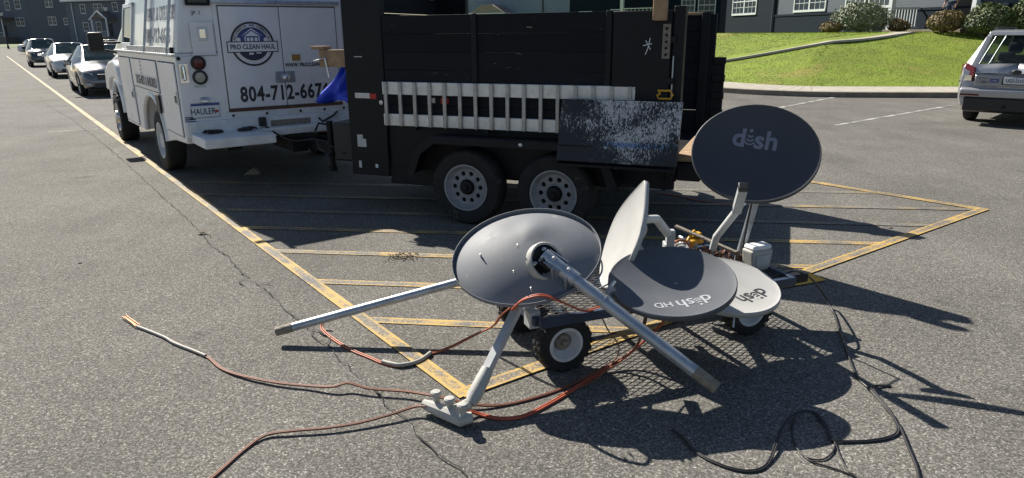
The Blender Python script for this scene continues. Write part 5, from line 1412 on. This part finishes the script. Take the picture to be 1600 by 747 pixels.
# B: standing on edge
T_, b_ = Vector((.735, 3.72, .905)), Vector((.515, 3.66, .325)); mv = (T_ - b_).normalized(); cB = (T_ + b_) / 2
V_ = (Vector((0, 0, 1.70)) - cB).normalized(); Vp = (V_ - mv * V_.dot(mv)).normalized(); Lf = mv.cross(Vp).normalized()
if Lf.x > 0: Lf = -Lf
NB = (Vp * .27 + Lf * .963).normalized()
b, MB_, iB = new_dish('pale grey satellite dish standing on edge in the middle of the cart', cB, NB, tuple(mv))
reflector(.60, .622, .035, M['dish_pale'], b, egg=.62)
q0 = cB - NB * .085 + mv * .05
MB().lathe([(.07, 0), (.065, .03), (.03, .05)], 20, frame(q0 + NB * .02, mv, mv.cross(-NB) * -1)).build('mount_plate', M['lnb'], b, smooth=True, M=iB)
MB().tube([q0 + Vector((.02, .02, .06)), (.86, 3.92, .64), (.862, 3.923, .637), (.955, 4.02, .52)], [.024, .024, .027, .027], 14).build('mast', M['mast_white'], b, smooth=True, M=iB)
MB().tube([q0 + Vector((0, .0, -.10)), (.79, 3.86, .345)], .02, 12).build('stay', M['mast_white'], b, smooth=True, M=iB)
br = MB().box((.975, 4.03, .46), (.05, .05, .16)); br.box((1.0, 4.02, .41), (.11, .06, .02)); br.box((.96, 4.06, .39), (.03, .09, .12)); br.build('foot_bracket', M['arm_grey'], b, bevel=.006, M=iB)

# C: lying face up with the upside-down lettering
NC = Vector((-.05, -.30, .95)).normalized(); cC = Vector((.796, 3.20, .520))
c, MC, iC = new_dish('charcoal grey satellite dish lying face up in front, white lettering upside down', cC, NC, (.12, -1, 0))
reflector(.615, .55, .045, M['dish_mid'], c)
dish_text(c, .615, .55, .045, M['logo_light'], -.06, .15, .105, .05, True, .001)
MB().lathe([(.08, 0), (.07, -.03), (.05, -.05), (0, -.05)], 20, Matrix.Translation((0, 0, -.052))).build('mount_plate', M['lnb'], c, smooth=True)
ab = MB().tube([(.505, 3.16, .53), (.46, 3.13, .48), (.49, 3.07, .45)], .010, 8); ab.beam((.47, 3.12, .50), (.60, 3.25, .34), .02, .05); ab.build('arm_bracket', M['zinc'], c, smooth=True, M=iC)
for q_ in (((.80, 3.22, .46), (.86, 3.36, .33)), ((.82, 3.23, .47), (1.0, 3.5, .34))): MB().tube(q_, .022, 10).build('support_tube', M['galv'], c, smooth=True, M=iC)

# D: under C, dark lettering
ND = Vector((.10, -.20, .97)).normalized(); cD = Vector((1.15, 3.475, .395))
d_, MD, iD = new_dish('pale grey satellite dish with dark lettering, half hidden below another dish', cD, ND, (.45, -.9, 0))
reflector(.60, .55, .03, M['dish_pale'], d_)
dish_text(d_, .60, .55, .03, M['logo_dark'], -.09, .125, .12, .1, False, .001)
MB().lathe([(.07, 0), (.06, -.02), (0, -.021)], 20, Matrix.Translation((0, 0, -.032))).build('mount_plate', M['lnb'], d_, smooth=True)
MB().tube([(1.12, 3.30, .335), (1.14, 3.25, .31), (1.13, 3.22, .25)], .006, 6).build('wire', M['galv'], d_, M=iD)

# E: upright dish facing us
NE = Vector((-.30, -.79, .55)).normalized(); cE = Vector((1.381, 3.85, 1.045))
e_, ME, iE = new_dish('upright satellite dish, coloured dark for its unlit face, facing forward with pale lettering, highest on the cart', cE, NE, (.06, 0, 1))
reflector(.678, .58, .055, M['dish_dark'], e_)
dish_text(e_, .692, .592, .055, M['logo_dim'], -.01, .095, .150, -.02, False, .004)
bh = cE - NE * .06 + Vector((0, 0, -.05))
MB().lathe([(.09, 0), (.08, .03), (.04, .05), (0, .05)], 20, frame(bh + NE * .012, NE.orthogonal(), -NE.cross(NE.orthogonal()))).build('mount_plate', M['lnb'], e_, smooth=True, M=iE)
MB().tube([bh - NE * .03, bh - NE * .10 + Vector((0, 0, -.05)), (1.47, 4.02, .70), (1.40, 4.02, .33)], .024, 12).build('mast', M['galv'], e_, smooth=True, M=iE)
MB().tube([(1.255, 4.07, .40), (1.262, 4.04, .49), (1.261, 3.70, .745)], .022, 12).build('feed_arm', M['mast_white'], e_, smooth=True, M=iE)
sq = MB().beam((1.262, 3.715, .735), (1.238, 3.575, .895), .048, .044); sq.build('arm_sleeve', M['arm_grey'], e_, bevel=.005, M=iE)
MB().beam((1.238, 3.575, .895), (1.2345, 3.556, .917), .052, .048).build('end_cap', M['black_plastic'], e_, bevel=.005, M=iE)
MB().tube([(1.399, 3.86, .775), (1.405, 3.93, .60), (1.413, 4.0, .345)], .006, 6).build('stay_rod', M['black_cable'], e_, M=iE)
MB().tube([(1.262, 3.72, .73), (1.398, 3.87, .77)], .005, 6).build('tie_rod', M['galv'], e_, M=iE)

# loose mast pole pointing left out of the pile
p0, p1 = Vector((-1.362, 3.612, .070)), Vector((.06, 3.805, .40)); pd = (p1 - p0).normalized()
lp_ = empty('loose_mast', tuple(p0), None, 'long galvanised pole leaning off the cart towards the yellow line', 'pole')
MB().tube([pd * .10, p1 - p0], .0255, 16).build('pipe', M['galv'], lp_, smooth=True)
MB().tube([(0, 0, 0), pd * .05, pd * .10], [.0245, .027, .026], 16).build('dirty_end', M['galv_dirty'], lp_, smooth=True)

# odds and ends on the cart
o = empty('receiver_box', tuple(cpt(1.375, .22, .32)), (cx.x, cx.y), 'grey plastic box with a white lid on the cart end', 'box')
MB().prism([(-.062, .0), (-.08, .13), (.08, .13), (.062, 0)], -.05, .05).build('box_body', M['lnb'], o, bevel=.014, seg=3)
MB().bb(-.072, .072, -.045, .045, .128, .158).build('box_lid', M['sign_white'], o, bevel=.016, seg=3)
MB().bb(-.05, .05, -.058, -.048, .03, .10).build('front_plate', M['arm_grey'], o, bevel=.006)
o = MB().beam((1.06, 4.26, .50), (1.45, 3.96, .375), .035, .012).build('flat_bar', M['galv_dirty'], None, bevel=.002)
tag(o, 'dark flat steel bar lying across the scrap on the cart', 'bar')
o = MB().beam((1.00, 4.13, .375), (1.24, 4.20, .335), .04, .03).build('flat_bar', M['galv'], None, bevel=.002)
tag(o, 'short bright bracket bar under the yellow plastic piece', 'bar')
yb = MB(); yb.box((0, 0, .02), (.10, .07, .04)); yb.box((.03, .01, .045), (.05, .04, .03)); yb.tube([(-.06, 0, .03), (-.02, .02, .05), (.03, .03, .07)], .012, 6)
o = yb.build('plastic_fitting', M['yellow_plastic'], None, bevel=.008); o.location = (1.17, 4.185, .405); o.rotation_euler = (.1, -.15, .5)
tag(o, 'yellow plastic fitting on top of the scrap heap', 'fitting')
for i, (x, y, z, m_, lab) in enumerate(((1.06, 4.12, .34, 'lnb', 'grey feed head lying beside the white mast'), (1.135, 4.16, .352, 'arm_grey', 'pale metal bracket under the yellow fitting'), (1.10, 4.20, .36, 'galv', 'shiny clamp on the scrap heap'))):
    fbm = MB(); fbm.box((0, 0, .03), (.10, .05, .05)); fbm.tube([(-.04, 0, .05), (.0, .03, .085), (.05, .03, .08)], .014, 8); fbm.lathe([(.02, .05), (.026, .08), (.02, .09), (0, .09)], 10, Matrix.Translation((.02, -.01, 0)))
    o = fbm.build('feed_scrap', M[m_], None, bevel=.005); o.location = (x, y, z - .02); o.rotation_euler = (.2 * i, -.15, .9 * i + .3); tag(o, lab, 'scrap')
rl = random.Random(3); lv = MB()
for k in range(130):
    t = rl.random(); p = Vector((1.13 + .27 * t + rl.gauss(0, .03), 4.17 - .20 * t + rl.gauss(0, .03), .335 + abs(rl.gauss(0, .035))))
    n = Vector((rl.gauss(0, .7), rl.gauss(0, .7), 1)).normalized(); u = n.orthogonal().normalized(); v = n.cross(u); s_ = rl.uniform(.012, .03)
    lv.add([p - u * s_, p - v * s_ * .5 + n * .006, p + u * s_, p + v * s_ * .5 + n * .006], [(0, 1, 2), (0, 2, 3)])
tag(lv.build('leaf_litter', M['dry_leaf']), 'brown dry leaves and scraps heaped on the cart end', 'litter', kind='stuff')
rc_ = MB().tube(smoothpath([cpt(.98, .62, .33), cpt(1.02, .58, .42), cpt(1.08, .55, .44), cpt(1.12, .50, .38), cpt(1.1, .45, .33)], 5), .009, 8)
tag(rc_.build('copper_loop', M['copper'], None, smooth=True), 'copper coloured wire loop on the scrap heap', 'wire')

# ================================================================== CABLES
def cable(name, label, pts, r, m, off=(), k=5, group=None, lift=None):
    mb = MB(); P = smoothpath(pts, k)
    offs = off or ((0, 0),)
    for (o1, o2) in offs:
        Q = []
        for i, p in enumerate(P):
            t = (P[min(i + 1, len(P) - 1)] - P[max(i - 1, 0)]).normalized(); n = Vector((-t.y, t.x, 0)).normalized() if abs(t.z) < .99 else Vector((1, 0, 0))
            w = math.sin(i * .35 + o1 * 300) * .25 + 1
            Q.append(Vector((p.x, p.y, max(p.z, r + .001))) + n * o1 * w + Vector((0, 0, o2)))
        mb.tube(Q, r, 7)
    o = mb.build(name, m, None, smooth=True, angle=80)
    return tag(o, label, 'cable', group)
cable('orange_cable', 'twin orange cable snaking from the feed horns to frayed ends', [(-2.058,3.69,.006),(-1.808,3.508,.006),(-1.683,3.426,.006),(-1.56,3.295,.006),(-1.421,3.2,.012),(-1.21,3.115,.016),(-1.035,3.073,.018),(-.898,3.038,.03),(-.822,3.056,.04),(-.703,3.016,.03),(-.508,2.981,.03),(-.343,2.906,.04),(-.189,2.874,.02),(-.037,2.895,.006),(.15,2.982,.006),(.318,3.101,.006),(.499,3.247,.03),(.615,3.252,.1),(.653,3.203,.2),(.70,3.30,.30)], .0048, M['brown_cable'], ((-.0045, 0), (.0045, 0)))
cable('grey_sheath', 'grey sheath over the far end of the twin orange cable', [(-2.289,3.842,.01),(-2.059,3.691,.01),(-1.95,3.6,.01),(-1.808,3.508,.009),(-1.70,3.435,.009)], .009, M['grey_cable'])
cable('frayed_end', 'bare copper coloured strands at the frayed cable end', [(-2.449,3.993,.012),(-2.36,3.91,.012),(-2.287,3.840,.01)], .004, M['copper'], ((-.012, .004), (.0, 0), (.012, .006)))
cable('orange_cable', 'thin brown cable curving from the feed horns towards the viewer', [(-1.25,2.24,.006),(-1.213,2.348,.006),(-1.189,2.428,.006),(-1.149,2.554,.006),(-1.096,2.641,.012),(-.99,2.665,.018),(-.838,2.683,.02),(-.702,2.717,.022),(-.567,2.774,.03),(-.456,2.827,.04),(-.361,2.791,.06),(-.287,2.776,.075)], .0048, M['brown_cable'], ((-.004, 0), (.004, 0)))
cable('orange_cable', 'orange cable looping under the leaning pole', [(-1.128,3.83,.06),(-1.152,3.79,.02),(-1.079,3.688,.006),(-.926,3.515,.006),(-.776,3.393,.006),(-.703,3.338,.006),(-.604,3.299,.006),(-.524,3.342,.006),(-.459,3.441,.006),(-.363,3.483,.02),(-.203,3.536,.08),(-.11,3.46,.16),(-.06,3.40,.25),(-.0,3.36,.32)], .0048, M['orange_cable'], ((-.006, 0), (.005, .002)))
cable('grey_sheath', 'grey sheath round the lowest bend of the looping orange cable', [(-.705,3.342,.012),(-.647,3.31,.014),(-.6,3.296,.014),(-.535,3.32,.014),(-.49,3.37,.014),(-.457,3.44,.014)], .012, M['grey_cable'])
cable('red_cable', 'red orange cable arching over the cart corner beside the mast clamp', [(.02,3.14,.40),(.0,3.02,.44),(.042,2.97,.505),(.098,2.95,.535),(.155,2.95,.535),(.24,3.02,.475),(.34,3.14,.385),(.413,3.25,.34),(.52,3.36,.328)], .0055, M['red_cable'], ((-.005, 0), (.006, .003)))
cable('red_cable', 'red orange cable sagging from the charcoal dish down to the feed horns', [(-.286,2.77,.07),(-.171,2.806,.012),(-.066,2.771,.006),(.052,2.791,.006),(.209,2.933,.006),(.423,3.167,.006),(.607,3.296,.06),(.701,3.279,.16),(.774,3.257,.26),(.80,3.26,.33)], .0058, M['red_cable'], ((-.005, 0), (.005, .002)))
cable('red_cable', 'thin dark red cable hanging below the cart bed', [(.45,3.42,.30),(.50,3.33,.20),(.56,3.28,.10),(.45,3.15,.02),(.33,3.05,.006),(.22,2.98,.006)], .004, M['brown_cable'])
cable('black_cable', 'long black cable sweeping from the cart end across the asphalt', [(1.50,3.78,.30),(1.615,3.796,.335),(1.684,3.812,.34),(1.829,3.98,.25),(1.971,4.107,.12),(2.023,4.007,.01),(1.92,3.671,.006),(1.828,3.381,.006),(1.757,3.129,.006),(1.756,2.998,.006),(1.741,2.819,.006),(1.726,2.684,.006),(1.673,2.512,.006),(1.63,2.378,.006),(1.58,2.257,.006),(1.55,2.1,.006)], .0065, M['black_cable'])
cable('black_cable', 'black cable coiling in loose loops within the dish shadows', [(.704,2.664,.006),(.734,2.608,.006),(.755,2.525,.006),(.811,2.434,.006),(.897,2.372,.006),(.973,2.367,.006),(1.041,2.413,.006),(1.112,2.52,.02),(1.186,2.641,.03),(1.277,2.744,.03),(1.347,2.77,.03),(1.379,2.742,.03),(1.388,2.663,.02),(1.376,2.573,.01),(1.481,2.562,.006),(1.6,2.58,.006),(1.687,2.628,.006),(1.72,2.71,.015),(1.741,2.819,.018),(1.763,2.998,.018),(1.807,3.036,.01),(1.88,3.041,.006)], .0038, M['black_cable'], ((-.0042, 0), (.0042, .001)))
cable('black_cable', 'black cable ring lying inside the loose loops', [(1.392,2.673,.006),(1.388,2.797,.006),(1.335,2.815,.006),(1.277,2.744,.006),(1.221,2.615,.006),(1.202,2.519,.006),(1.214,2.45,.006),(1.274,2.436,.006),(1.333,2.48,.006),(1.374,2.54,.006),(1.385,2.583,.006)], .0036, M['black_cable'])
cable('black_cable', 'black cable tail running from the ring towards the viewer', [(1.202,2.519,.006),(1.218,2.428,.006),(1.268,2.392,.006),(1.343,2.332,.006),(1.383,2.259,.006),(1.42,2.12,.006)], .0036, M['black_cable'])
cable('black_cable', 'short black cable tail beside the long sweeping cable', [(1.385,2.563,.006),(1.361,2.47,.006),(1.344,2.361,.006),(1.365,2.299,.006),(1.36,2.1,.006)], .0036, M['black_cable'])
cable('steel_wire', 'loop of steel wire between mast clamp and standing dish', [(.305,3.17,.545),(.30,3.20,.60),(.36,3.25,.64),(.44,3.30,.61),(.46,3.30,.54),(.42,3.24,.49),(.40,3.2,.46),(.47,3.30,.45),(.53,3.36,.455)], .005, M['galv'])
cable('red_cable', 'thin pinkish wire on the asphalt behind the cart', [(1.62,7.35,.004),(1.80,7.2,.004),(1.98,6.95,.004),(2.2,6.85,.004),(2.35,6.9,.004)], .006, M['orange_cable'])

# ================================================================== PERSON ON THE PORCH
def person(loc, face, label):
    e = empty('person', loc, face, label, 'person')
    V = {'pel': (0, 0, .95), 'wst': (0, 0, 1.12), 'chs': (.01, 0, 1.34), 'nck': (0, 0, 1.50), 'hd': (.02, 0, 1.66), 'top': (.01, 0, 1.75)}
    rad = {'pel': .145, 'wst': .125, 'chs': .15, 'nck': .055, 'hd': .09, 'top': .05}
    E_ = [('pel', 'wst'), ('wst', 'chs'), ('chs', 'nck'), ('nck', 'hd'), ('hd', 'top')]
    for s_, n in ((1, 'l'), (-1, 'r')):
        V.update({'hip' + n: (0, s_ * .10, .90), 'kn' + n: (.03, s_ * .11, .49), 'an' + n: (-.01, s_ * .12, .09), 'to' + n: (.15, s_ * .14, .04),
                  'sh' + n: (0, s_ * .19, 1.42), 'el' + n: (-.03, s_ * .25, 1.13), 'wr' + n: (.10, s_ * .24, .92), 'ha' + n: (.15, s_ * .23, .85)})
        rad.update({'hip' + n: .10, 'kn' + n: .062, 'an' + n: .042, 'to' + n: .04, 'sh' + n: .06, 'el' + n: .043, 'wr' + n: .03, 'ha' + n: .032})
        E_ += [('pel', 'hip' + n), ('hip' + n, 'kn' + n), ('kn' + n, 'an' + n), ('an' + n, 'to' + n), ('chs', 'sh' + n), ('sh' + n, 'el' + n), ('el' + n, 'wr' + n), ('wr' + n, 'ha' + n)]
    ks = list(V)
    me = bpy.data.meshes.new('body'); me.from_pydata([V[k] for k in ks], [(ks.index(a_), ks.index(b2)) for a_, b2 in E_], [])
    o = bpy.data.objects.new('body', me); col.objects.link(o); o.parent = e
    sk_ = o.modifiers.new('skin', 'SKIN')
    for i, k in enumerate(ks): me.skin_vertices[0].data[i].radius = (rad[k], rad[k] * (1 if k not in ('chs', 'pel', 'wst') else .9)); me.skin_vertices[0].data[i].use_root = (k == 'pel')
    sb = o.modifiers.new('sub', 'SUBSURF'); sb.levels = 2; sb.render_levels = 2
    for m_ in ('denim', 'shirt', 'skin'): me.materials.append(M[m_])
    dg = bpy.context.evaluated_depsgraph_get(); m2 = bpy.data.meshes.new_from_object(o.evaluated_get(dg)); o.modifiers.clear(); o.data = m2; m2.name = 'body'
    m2.materials.clear()
    for m_ in ('denim', 'shirt', 'skin'): m2.materials.append(M[m_])
    for p in m2.polygons:
        z = p.center.z; y = abs(p.center.y)
        p.material_index = (2 if z > 1.47 else (2 if (y > .2 and z < 1.16) else (1 if z > 1.0 else 0)))
        p.use_smooth = True
    MB().lathe([(.0, .105), (.06, .09), (.095, .03), (.1, -.03), (.085, -.06)], 16, Matrix.Translation((-.01, 0, 1.68))).build('hair', M['hair'], e, smooth=True)
    for y in (.12, -.12): MB().bb(-.06, .2, y - .05, y + .05, 0, .08).build('shoe', M['seat'], e, bevel=.02)
    f_ = MB().lathe([(.0, .02), (.012, .0), (.014, -.02), (0, -.022)], 8, Matrix.Translation((.115, 0, 1.655))); f_.build('nose', M['skin'], e, smooth=True)
    for n, s_ in (('l', 1), ('r', -1)):
        h = MB(); x0, y0, z0 = .15, s_ * .23, .85
        for q in range(4): h.tube([(x0, y0 + (q - 1.5) * .018, z0), (x0 + .03, y0 + (q - 1.5) * .02, z0 - .05), (x0 + .03, y0 + (q - 1.5) * .018, z0 - .085)], [.009, .008, .006], 6)
        h.tube([(x0 + .01, y0 - s_ * .03, z0 + .02), (x0 + .04, y0 - s_ * .045, z0 - .02)], [.01, .008], 6)
        h.build('hand', M['skin'], e, smooth=True)
person((16.86, 27.45, 1.742), (-.9, -.4), 'person in a white shirt and blue jeans standing on the porch')

# ================================================================== SMALL LITTER ON THE GROUND
rp_ = random.Random(21)
def pebble(x, y, s_, label, m_='pebble'):
    mb = MB().lathe([(0, .6), (.5, .5), (.9, .25), (1, 0), (.7, -.2)], 8)
    for v in mb.v: v.x *= s_ * rp_.uniform(.7, 1.2); v.y *= s_ * rp_.uniform(.7, 1.2); v.z = (v.z + .2) * s_ * .7
    o = mb.build('pebble', M[m_], None, smooth=True); o.location = (x, y, .002); o.rotation_euler = (0, 0, rp_.uniform(0, 6))
    tag(o, label, 'pebble', 'loose stones on the asphalt')
pebble(-.78, 3.74, .012, 'dark pebble on the yellow hatching near the leaning pole')
for x, y in ((2.27, 4.27), (3.4, 5.9), (2.6, 6.4), (5.2, 9.5), (3.9, 4.6), (1.2, 7.5), (7.4, 15.9), (-1.05, 3.55), (-3.4, 5.1), (-2.9, 3.2), (6.3, 7.2)): pebble(x, y, rp_.uniform(.009, .02), 'small loose stone on the open asphalt')
lfm = MB().add([(-.05, 0, .006), (0, -.035, .018), (.055, .005, .008), (.0, .04, .02), (.02, .0, .004)], [(0, 1, 4), (1, 2, 4), (2, 3, 4), (3, 0, 4)])
o = lfm.build('dry_leaf', M['sand']); o.location = (-2.79, 5.90, .008); tag(o, 'pale dry leaf lying on the long asphalt crack', 'leaf')
sg = MB()
for k in range(170):
    x, y = -.87 + rp_.gauss(0, .06), 5.18 + rp_.gauss(0, .05); s_ = rp_.uniform(.002, .006)
    sg.box((x, y, .006 + s_ * .6), (s_ * 2, s_ * 1.6, s_ * 1.3))
tag(sg.build('sandy_grit', M['sand']), 'small patch of sandy grit on the yellow hatching', 'grit', kind='stuff')
